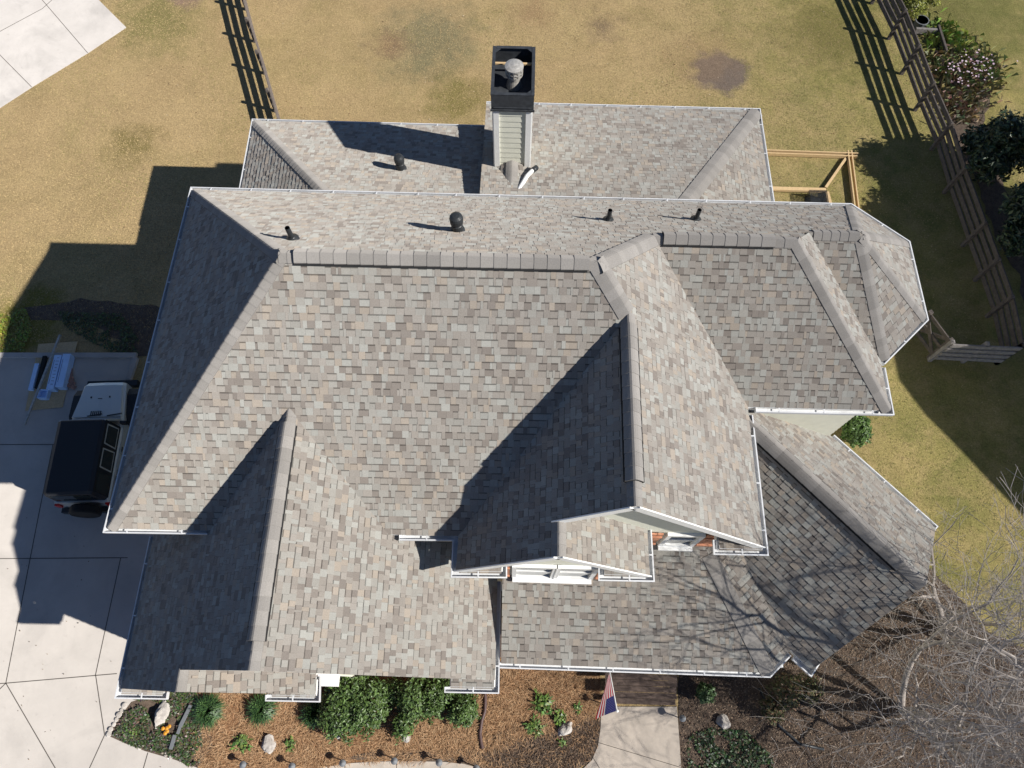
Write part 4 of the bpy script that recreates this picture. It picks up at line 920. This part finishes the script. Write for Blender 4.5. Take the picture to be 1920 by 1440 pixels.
# ------------------------------------------------------------------ fences
def rail_fence(name, tops, H, label, rails=4, m='fence', ext=.25):
    root = thing(name, (tops[len(tops) // 2][0], tops[len(tops) // 2][1], 0), label, 'fence')
    for (x, y) in tops:
        p = MB(); p.box((x, y, (H + .06) / 2), (.11, .11, H + .06)); p.add([(x - .06, y - .06, H + .06), (x + .06, y - .06, H + .06), (x + .06, y + .06, H + .06), (x - .06, y + .06, H + .06), (x, y, H + .10)], [(0, 1, 4), (1, 2, 4), (2, 3, 4), (3, 0, 4)]); p.build('post', m, root)
    for k in range(rails):
        z = H - .09 - k * (H - .2) / (rails - .2) if rails > 1 else H
        rr = MB(); rr_t = .045
        for i in range(len(tops) - 1):
            a = Vector((*tops[i], z)); b = Vector((*tops[i + 1], z)); d = (b - a).normalized(); n_ = Vector((-d.y, d.x, 0)) * (.068 if (i % 2) else .0685)
            j = random.uniform(-.008, .008); rr.bar(a + n_ - d * .0 + Vector((0, 0, j)), b + n_ - d * .008 + Vector((0, 0, -j)), rr_t, .18)
        rr.build('rail', m, root)
    return root
rt = [A2(*q, 1.3) for q in ((1600, -205), (1630, -120), (1663, -48), (1697, 20), (1723, 87), (1750, 157), (1783, 233), (1809, 316), (1847, 419), (1872, 486), (1897, 557), (1917, 648))]
rail_fence('board_fence', rt, 1.3, 'long weathered four board fence down the right side', 4)
rail_fence('board_fence', [rt[-1], A2(1850, 645, 1.3), A2(1785, 642, 1.3)], 1.3, 'short greyed board fence joining the gate to the long fence', 4, 'fencegrey')
lt = [A2(*q, 1.02) for q in ((419, -150), (432, -85), (447, -24), (463, 37), (482, 98), (502, 170), (525, 252), (550, 340))]
rail_fence('board_fence', lt, 1.04, 'red brown three board fence at the top left', 3)
# gate
ga_, gb_ = Vector(AT(1742, 588, 1.2)), Vector(AT(1781, 640, 1.2)); gt = thing('garden_gate', (gb_.x, gb_.y, 0), 'braced wooden gate at the corner of the faceted bay', 'gate')
gm = MB(); d = (gb_ - ga_); d.z = 0; L_ = d.length; d.normalize()
for z in (1.2, .72, .25): gm.bar((ga_.x, ga_.y, z), (gb_.x, gb_.y, z), .04, .13)
gm.build('rail', 'fence', gt); gm = MB(); nn = Vector((-d.y, d.x, 0)) * .045
gm.bar(Vector((ga_.x, ga_.y, .25)) + nn, Vector((gb_.x, gb_.y, 1.2)) + nn, .03, .12); gm.bar(Vector((ga_.x, ga_.y, 1.2)) - nn, Vector((gb_.x, gb_.y, .25)) - nn, .03, .12); gm.build('brace', 'fence', gt)
for c in (ga_, gb_): gm = MB(); gm.box((c.x, c.y, .66), (.13, .13, 1.32), rz=math.atan2(d.y, d.x)); gm.build('post', 'fence', gt)
# timber frame and crate
tf = thing('timber_frame', (10.9, 16.3, 0), 'new yellow lumber frame of beams laid out on the lawn behind the house', 'timber frame')
H = .11; A_, B_, C_ = AT(1430, 283, H), AT(1600, 289, H), AT(1612, 385, H)
m = MB(); m.bar(A_, B_ + (B_ - A_).normalized() * .15, .04, .14); m.bar(A_ + Vector((0, -.13, 0)), B_ + Vector((.1, -.13, 0)), .04, .14); m.build('beam', 'lumber', tf)
E_ = B_ + (C_ - B_) * 1.6; m = MB(); m.bar(B_ + Vector((-.07, .12, .002)), E_ + Vector((-.07, 0, .002)), .04, .14); m.bar(B_ + Vector((-.2, .12, .002)), E_ + Vector((-.2, 0, .002)), .04, .14); m.build('beam', 'lumber', tf)
pp = AT(1547, 353, 0); m = MB(); m.bar(AT(1586, 297, .10), AT(1548, 352, .10), .09, .06); m.build('brace', 'lumber', tf)
q1, q2, q3 = AT(1440, 354, .12), AT(1548, 357, .12), AT(1560, 400, .12); m = MB(); m.bar(q1, q2, .14, .10); m.bar(q2 + Vector((.02, -.08, 0)), q3, .14, .10); m.build('sill_beam', 'lumber', tf)
cr = thing('wire_crate', AT(1532, 372), 'black wire crate just inside the lumber frame', 'crate'); p = AT(1532, 374, .25); m = MB(); m.box((p.x, p.y, .02), (.62, .5, .02)); m.build('tray', 'plastic', cr); m = MB()
for k in range(14):
    x = p.x - .3 + k * .6 / 13; m.bar((x, p.y - .25, .42), (x, p.y + .25, .42), .012, .012); m.bar((x, p.y + .25, .03), (x, p.y + .25, .42), .012, .012); m.bar((x, p.y - .25, .03), (x, p.y - .25, .42), .012, .012)
for k in range(10): y = p.y - .25 + k * .5 / 9; m.bar((p.x - .3, y, .43), (p.x + .3, y, .43), .012, .012); m.bar((p.x - .3, y, .03), (p.x - .3, y, .42), .012, .012); m.bar((p.x + .3, y, .03), (p.x + .3, y, .42), .012, .012)
m.build('wire_mesh', 'plastic', cr)
# ------------------------------------------------------------------ stones
def rock(px, py, s, label, seed, h=.6, rz=0., tone=1.):
    p = AT(px, py, s[2] * .4); r_ = random.Random(seed); import bmesh
    bm = bmesh.new(); bmesh.ops.create_icosphere(bm, subdivisions=3, radius=1)
    for v in bm.verts:
        k = 1 + .35 * noise.noise(v.co * 1.3 + Vector((seed, 0, 0))) + .10 * noise.noise(v.co * 4 + Vector((seed, 3, 0)))
        v.co = Vector((v.co.x * s[0] * k, v.co.y * s[1] * k, max(-.15, v.co.z) * s[2] * k))
    bmesh.ops.rotate(bm, verts=bm.verts, matrix=Matrix.Rotation(rz, 3, 'Z'))
    me = bpy.data.meshes.new('field_stone'); bm.to_mesh(me); bm.free(); me.materials.append(M['rock']); o = bpy.data.objects.new('field_stone', me); COL.objects.link(o); o.location = (p.x, p.y, 0)
    return tag(o, label, 'stone', 'pale stones set in the front beds')
rock(301, 1341, (.17, .33, .28), 'long pale stone standing in the ground cover', 1, rz=-.2); rock(502, 1397, (.19, .23, .22), 'flat grey stone alone in the pine straw', 2, rz=.1)
rock(633, 1374, (.12, .17, .15), 'pale stone half under the largest shrub', 3, rz=.6); rock(761, 1384, (.12, .12, .12), 'small pale stone at the foot of the middle shrub', 4); rock(1060, 1367, (.23, .15, .22), 'angular white stone between the strap leaved plants and the walk', 5, rz=.5)
rock(1357, 1353, (.17, .19, .2), 'cream stone in the mulch right of the walk', 6, rz=.7)
for i, (px, py) in enumerate(((234, 1322), (229, 1331), (224, 1340), (219, 1349), (214, 1358), (208, 1367), (205, 1376), (221, 1374), (230, 1369), (246, 1393), (262, 1401), (312, 1413), (322, 1417), (331, 1417))):
    p = AT(px, py); m = MB(); r_ = random.Random(i); s_ = r_.uniform(.055, .085)
    m.lathe((p.x, p.y, 0), [(s_ * .9, 0), (s_, s_ * .4), (s_ * .7, s_ * .85), (s_ * .2, s_)], 9); m.v = [(x + .012 * noise.noise(Vector((x * 20, y * 20, z * 20))), y + .012 * noise.noise(Vector((y * 20, x * 20, z * 20))), z) for x, y, z in m.v]
    tag(m.build('edging_stone', 'rock', smooth=True), 'round river stone in the row edging the ground cover bed', 'stone', 'round stones edging the left bed')
# ------------------------------------------------------------------ pipes, lights, flag
pts = [AT(x, y, .06) for x, y in ((908, 1285), (910, 1310), (909, 1333), (903, 1352), (900, 1375), (902, 1392), (905, 1405))]
m = MB(); fine = []
for a, b in zip(pts, pts[1:]): fine += [a.lerp(b, k / 8) for k in range(8)]
m.tube(fine, [.052 if k % 2 else .046 for k in range(len(fine))], 10); tag(m.build('drain_pipe', 'drain', smooth=True), 'brown corrugated drain pipe curving over the pine straw', 'pipe')
m = MB(); m.bar(AT(358, 1322, .12), AT(338, 1362, .12), .085, .05); m.bar(AT(338, 1362, .11), AT(333, 1376, .10), .07, .04); m.bar(AT(328, 1378, .1), AT(320, 1405, .1), .085, .05); tag(m.build('grey_downspout', 'hose'), 'flat grey pipe lying across the dark ground cover', 'pipe')
m = MB(); m.tube([AT(1424, 1290, .05), AT(1440, 1325, .05), AT(1462, 1362, .05), AT(1500, 1395, .05), (AT(1545, 1405, .05))], .035, 8); tag(m.build('black_hose', 'plastic', smooth=True), 'black hose curving through the mulch under the bare tree', 'hose')
lamp = None
for i, (px, py, lb) in enumerate(((455, 1434, 'path light at the left end of the row along the walk'), (547, 1437, 'second path light from the left along the walk'), (642, 1431, 'third path light from the left, below the largest shrub'), (739, 1427, 'fourth path light from the left along the walk'), (823, 1430, 'path light left of the brown drain pipe'), (893, 1441, 'path light at the bottom edge under the brown drain pipe'), (1132, 1320, 'path light hidden beside the flag and steps'), (1280, 1347, 'path light alone on the right side of the front walk'))):
    p = AT(px, py, .42); base = (p.x, p.y, 0)
    if lamp is None:
        lamp = thing('path_light', base, lb, 'path light', 'dark path lights along the front walk')
        a = MB(); a.tube([(0, 0, 0), (0, 0, .42)], .014, 8); a.build('stake', 'black', lamp, local=True)
        a = MB(); a.lathe((0, 0, 0), [(.03, .33), (.035, .42)], 12); a.lathe((0, 0, 0), [(.088, .40), (.085, .425), (.05, .45), (.02, .47), (0, .475)], 18); a.build('lamp_shade', 'hose', lamp, local=True)
    else:
        c = copy_tree(lamp); c.location = base; c['label'] = lb
# flag
fp0, fp1 = AT(1143, 1258, 3.35), AT(1157, 1333, 3.75)
fr = thing('flag', fp0, 'striped flag with a starred blue corner hanging beside the front steps', 'flag')
m = MB(); m.tube([fp0 + (fp0 - fp1) * .15, fp1], .014, 8); m.lathe(fp1, [(.0, -.01), (.03, .01), (.03, .03), (0, .05)], 10); m.build('flag_pole', 'white', fr)
Bc, Cc = fp1 + Vector((0, 0, -.03)), AT(1117, 1348, 2.95); Ac, Dc = AT(1143, 1262, 3.3), AT(1139, 1275, 3.1)
Mc = AT(1131, 1302, 3.0)
def fpt(s, t):  # s across stripes (0 = pole side), t along the fly from the tip
    a = Bc.lerp(Ac, t); e0 = Cc.lerp(Mc, min(1, t * 1.6)) if t < .625 else Mc.lerp(Dc, (t - .625) / .375)
    p = a.lerp(e0, s); w_ = math.sin(s * 11 + t * 2) * .03 * s * (1 - t * .6); return p + Vector((.3 * w_, w_ * .4, w_ * 1.2 - .12 * math.sin(math.pi * s) * (1 - t * .5)))
m = MB(); NS, NT = 26, 20
vs = [fpt(i / NS, j / NT) for i in range(NS + 1) for j in range(NT + 1)]; m.add(vs, [])
for i in range(NS):
    for j in range(NT):
        st = (i * 13) // NS; can = st < 7 and j < 8; m.f.append([i * (NT + 1) + j, i * (NT + 1) + j + 1, (i + 1) * (NT + 1) + j + 1, (i + 1) * (NT + 1) + j]); m.c.append((1, 1, 1)); m.m.append(2 if can else (0 if st % 2 == 0 else 1))
cl = m.build('flag_cloth', ['flagred', 'flagwhite', 'flagblue'], fr, smooth=True)
m = MB()
for r_ in range(9):
    for q in range(6 if r_ % 2 == 0 else 5):
        s = (r_ + 1) / 10 * 7 / 13; t = (q * 2 + (1 if r_ % 2 == 0 else 2)) / 12 * .4; c = fpt(s, t) + Vector((0, -.004, .006)); u = (fpt(s + .01, t) - c).normalized(); v_ = (fpt(s, t + .01) - c).normalized()
        m.add([c + (u * math.cos(k * math.pi / 5) + v_ * math.sin(k * math.pi / 5)) * (.013 if k % 2 == 0 else .005) for k in range(10)], [tuple(range(10))])
m.build('stars', 'flagwhite', cl)
# ------------------------------------------------------------------ board with boxes
zb = .06
pb = [AT(x, y, zb) for x, y in ((72, 645), (145, 640), (117, 763), (47, 770))]
m = MB(); m.prism(ccw([(p.x, p.y) for p in pb]), zb - .018, zb); tag(m.build('wood_sheet', 'ply'), 'sheet of pressed wood board lying on the driveway above the car', 'board')
d1 = (AT(122, 728, .3) - AT(138, 660, .3)); d1.z = 0; d1.normalize(); n1 = Vector((-d1.y, d1.x, 0))
def carton(px, py, l, w_, h, label, z0=zb + .001):
    c = AT(px, py, z0 + h); root = thing('carton', (c.x, c.y, z0), label, 'box', 'blue white cartons on the board'); m = MB(); X = d1; Y = n1; Z = Vector((0, 0, 1)); m.box((c.x, c.y, z0 + h / 2), (l, w_, h), X=X, Y=Y, Z=Z); m.build('carton_body', 'box', root)
    m = MB(); rr = random.Random(int(px)); k = 0
    for i in range(9 if px < 110 else 0):
        L = rr.uniform(.03, .07); x = -l / 2 + .10 + i * (l - .2) / 8.5; m.box(Vector((c.x, c.y, z0 + h + .0015)) + X * x + Y * (w_ * .12), (.012, w_ * rr.uniform(.25, .45), .003), X=X, Y=Y, Z=Z)
    m.box(Vector((c.x, c.y, z0 + h + .001)) - Y * w_ * .33, (l * .7, .012, .002), X=X, Y=Y, Z=Z); m.build('print', 'ink', root)
carton(101, 697, 1.15, .22, .26, 'left one of the two long blue white cartons with dark print'); carton(118, 694, 1.12, .24, .26, 'right one of the two long blue white cartons')
m = MB(); c = AT(63, 706, .16); m.box((c.x, c.y, .12), (.9, .13, .1), X=d1, Y=n1, Z=Vector((0, 0, 1))); tag(m.build('blue_channel', 'box'), 'narrow pale blue length of trim at the left edge of the board', 'trim')
m = MB(); c = AT(76, 697, .16); m.box((c.x, c.y, .11), (1.1, .12, .1), X=d1, Y=n1, Z=Vector((0, 0, 1))); tag(m.build('black_roll', 'tyre'), 'black strip lying between the cartons and the pale trim', 'strip')
m = MB(); m.bar(AT(113, 628, .3), AT(46, 796, .2), .07, .05); m.bar(AT(113, 628, .335), AT(46, 796, .235), .025, .02); tag(m.build('metal_track', 'steel'), 'long metal track laid diagonally across the board', 'metal bar')
p = AT(81, 739, .2); bk = thing('plastic_tub', (p.x, p.y, .06), 'small square blue tub on the board under the metal track', 'tub'); m = MB()
for sx in (-1, 1): m.box((p.x + sx * .13, p.y, .15), (.04, .28, .16)); m.box((p.x, p.y + sx * .13, .15), (.22, .04, .158))
m.box((p.x, p.y, .08), (.22, .22, .02)); m.build('tub_body', 'box', bk)
m = MB(); 
for k in range(5): q = AT(132 + k, 690 + k * 9, .06); m.box((q.x, q.y, .08 + .01 * k), (.12, .3, .03), rz=.3 * k)
tag(m.build('wood_scraps', 'brick'), 'reddish wood scraps between cartons and car', 'wood')
# ------------------------------------------------------------------ car
car = thing('parked_car', (-12.15, 6.2, 0), 'silver off-road car with a black hard top parked on the driveway against the house', 'car', rz=math.radians(3.5))
def cpart(name, m_, mats, smooth=False, parent=None, label=None):
    o = m_.build(name, mats, parent or car, label, smooth=smooth, local=True); return o
def loft(m_, secs, mi=0):   # secs: list of (y, [(x,z)...]) same count
    n = len(secs[0][1]); vs = [(x, y, z) for y, s in secs for x, z in s]
    m_.add(vs, [(i * n + k, i * n + (k + 1) % n, (i + 1) * n + (k + 1) % n, (i + 1) * n + k) for i in range(len(secs) - 1) for k in range(n)] + [tuple(range(n))[::-1], tuple(range((len(secs) - 1) * n, len(secs) * n))], mi=mi)
def ring_(w_, z0, z1, t, b=.06): return [(-w_, z0), (w_, z0), (w_, z1 - b), (t, z1), (0, z1 + .025), (-t, z1), (-w_, z1 - b)]
m = MB(); loft(m, [(-1.78, ring_(.76, .5, 1.12, .72)), (.62, ring_(.78, .5, 1.14, .72)), (.64, ring_(.76, .55, 1.14, .70)), (1.75, ring_(.62, .6, 1.08, .54)), (1.86, ring_(.58, .62, 1.02, .5))]); cpart('body', m, 'carbody')
m = MB(); loft(m, [(.72, [(-.72, 1.155), (.72, 1.155), (.70, 1.19), (0, 1.205), (-.70, 1.19)]), (1.70, [(-.56, 1.09), (.56, 1.09), (.54, 1.12), (0, 1.14), (-.54, 1.12)])]); hood = cpart('hood', m, 'carbody')
m = MB()
for k in range(6): m.box((-.16 + k * .055, .82, 1.207), (.022, .16, .01))
for x in (-.3, .3): m.box((x * .9, 1.35, 1.165), (.035, .05, .02))
for x in (-.25, .32): m.bar((x, .74, 1.215), (x + .42, .80, 1.22), .025, .02)
m.box((0, 1.3, 1.172), (.12, .02, .012)); cpart('hood_vent', m, 'plastic', parent=hood)
for sx in (-1, 1):
    m = MB(); loft(m, [(y, [(sx * .62, z), (sx * .93, z - .02), (sx * .93, z - .10), (sx * .62, z - .10)]) for y, z in ((.45, .62), (.62, .90), (.85, .99), (1.5, .97), (1.72, .84), (1.80, .66))]); cpart('fender', m, 'cartop'); m = MB()
    loft(m, [(y, [(sx * .74, z), (sx * .93, z - .02), (sx * .93, z - .10), (sx * .74, z - .10)]) for y, z in ((-1.75, .62), (-1.6, .88), (-1.35, .97), (-.95, .97), (-.72, .84), (-.6, .62))]); cpart('fender', m, 'cartop')
m = MB(); loft(m, [(-1.74, [(-.66, 1.12), (.66, 1.12), (.62, 1.76), (.5, 1.80), (-.5, 1.80), (-.62, 1.76)]), (-1.66, [(-.74, 1.12), (.74, 1.12), (.66, 1.80), (.56, 1.845), (-.56, 1.845), (-.66, 1.80)]), (.36, [(-.74, 1.12), (.74, 1.12), (.66, 1.80), (.56, 1.845), (-.56, 1.845), (-.66, 1.80)]), (.40, [(-.74, 1.14), (.74, 1.14), (.65, 1.78), (.55, 1.82), (-.55, 1.82), (-.65, 1.78)])]); cpart('hard_top', m, 'cartop')
m = MB()
m.add([(-.72, .66, 1.15), (.72, .66, 1.15), (.64, .42, 1.80), (-.64, .42, 1.80), (-.72, .60, 1.15), (.72, .60, 1.15), (.64, .36, 1.80), (-.64, .36, 1.80)], [(0, 1, 2, 3), (5, 4, 7, 6), (0, 4, 5, 1), (2, 6, 7, 3), (0, 3, 7, 4), (1, 5, 6, 2)]); ws = cpart('windscreen_frame', m, 'carbody')
m = MB(); m.add([(-.65, .655, 1.20), (.65, .655, 1.20), (.59, .445, 1.755), (-.59, .445, 1.755)], [(0, 1, 2, 3)]); cpart('windscreen', m, 'glass', parent=ws)
for (y0, y1) in ((-.30, .33), (-.98, -.38), (-1.62, -1.08)):
    for sx in (-1, 1):
        m = MB(); n_ = Vector((.98, 0, .12 if True else 0)); 
        def sp(y, z): return (sx * (.74 - (z - 1.12) / .68 * .08 + .008), y, z)
        m.add([sp(y0, 1.20), sp(y1, 1.20), sp(y1 - .02, 1.72), sp(y0 + .02, 1.72)], [(0, 1, 2, 3)]); m2 = MB()
        m2.add([sp(y0 + .04, 1.24), sp(y1 - .04, 1.24), sp(y1 - .06, 1.68), sp(y0 + .06, 1.68)], [(0, 1, 2, 3)]); m2.v = [(x + sx * .006, y, z) for x, y, z in m2.v]
        if y0 > -1.: wf_ = cpart('window', m, 'carbody')
        else: wf_ = cpart('window', m, 'glass')
        if y0 > -1.: cpart('pane', m2, 'glass', parent=wf_)
for y0, y1 in ((-.34, .50), (-1.02, -.36)):
    for sx in (-1, 1):
        m = MB(); m.box((sx * .785, (y0 + y1) / 2, .82), (.02, y1 - y0 - .03, .5)); dd = cpart('door', m, 'carbody'); m = MB(); m.box((sx * .805, y0 + .12, .98), (.03, .14, .03)); cpart('handle', m, 'plastic', parent=dd)
m = MB()
for sx in (-1, 1): m.box((sx * .86, .50, 1.22), (.18, .08, .15)); m.bar((sx * .74, .50, 1.16), (sx * .82, .5, 1.2), .03, .03)
cpart('mirror', m, 'cartop')
def wheel(x, y, z, ax, rad=.40, wd=.24):
    t = MB(); prof = [(rad - .12, -wd / 2), (rad - .03, -wd / 2), (rad, -wd / 2 + .04), (rad, wd / 2 - .04), (rad - .03, wd / 2), (rad - .12, wd / 2)]
    r2 = MB(); rp_ = [(.02, -wd / 2 + .05), (rad - .12, -wd / 2 + .02), (rad - .12, wd / 2 - .02), (.02, wd / 2 - .05)]
    for mm, pr in ((t, prof), (r2, rp_)):
        mm.tube([(0, 0, b) for a, b in pr], [a for a, b in pr], 24); mm.v = [((b_ + x, a_ + y, c_ + z) if False else ((c_ + x, a_ + y, b_ + z) if ax == 'x' else (a_ + x, c_ + y, b_ + z))) for a_, b_, c_ in mm.v]
    o = cpart('wheel', t, 'tyre', smooth=False); cpart('rim', r2, 'steel', parent=o)
for x in (-.80, .80):
    wheel(x, 1.18, .40, 'x'); wheel(x, -1.18, .40, 'x')
wheel(.12, -2.0, 1.0, 'y')
m = MB(); m.box((0, 1.98, .62), (1.5, .18, .18)); cpart('front_bumper', m, 'plastic'); m = MB(); m.box((0, -1.88, .58), (1.5, .14, .2)); cpart('rear_bumper', m, 'plastic')
for sx in (-1, 1):
    m = MB(); m.box((sx * .70, -1.80, .92), (.12, .07, .24)); cpart('tail_light', m, 'redlens'); m = MB(); m.tube([(sx * .42, 1.84, .85), (sx * .42, 1.9, .85)], .1, 14); cpart('headlight', m, 'glass')
m = MB(); m.add([(-.56, -1.752, 1.2), (.56, -1.752, 1.2), (.5, -1.748, 1.72), (-.5, -1.748, 1.72)], [(0, 1, 2, 3)]); cpart('rear_window', m, 'glass')
# ------------------------------------------------------------------ things behind the right fence
p = AT(1740, 58); rb = thing('planter_edge', (p.x, p.y, 0), 'pale timber edge of a raised bed behind the right fence', 'raised bed'); m = MB(); m.bar(AT(1716, 57, .2), AT(1756, 59, .2), .1, .22); m.build('end_board', 'fencegrey', rb); m = MB(); m.bar(AT(1757, 52, .2), AT(1772, 100, .2), .08, .3); m.build('side_board', 'fence', rb)
m = MB(); p = AT(1727, 41, .2); m.lathe((p.x, p.y, 0), [(.22, 0), (.27, .3), (.24, .3), (.22, .2), (0, .18)], 18); tag(m.build('flower_pot', 'hose'), 'round grey pot behind the right fence', 'pot')
# added unseen house, its outline traced back from the shade on the side lawn
sh = [A2(1645, 288), A2(1650, 400), A2(1622, 424), (11.9, 14.9), (12.0, 9.3), A2(1735, 778), A2(1800, 843), A2(1850, 897), A2(1935, 985), (16.6, 3.0), (26, 3.), (26, 14.5), A2(1925, 410), A2(1850, 330), A2(1760, 298)]
HN = 7.; off_ = Vector((1.211 * HN, -.391 * HN)); nb_ = ccw([(x + off_.x, y + off_.y) for x, y in sh])
nh = thing('unseen_shade_house', (27, 6, 0), 'unseen house added beyond the right edge, shaped to shade the side lawn', 'house'); m = MB(); m.prism(nb_, HN - .25, HN); m.build('roof', 'shingle', nh); m = MB()
cxx = sum(p[0] for p in nb_) / len(nb_); cyy = sum(p[1] for p in nb_) / len(nb_); m.prism([(cxx + (x - cxx) * .93, cyy + (y - cyy) * .93) for x, y in nb_], 0, HN - .25); m.build('wall', 'cream', nh)
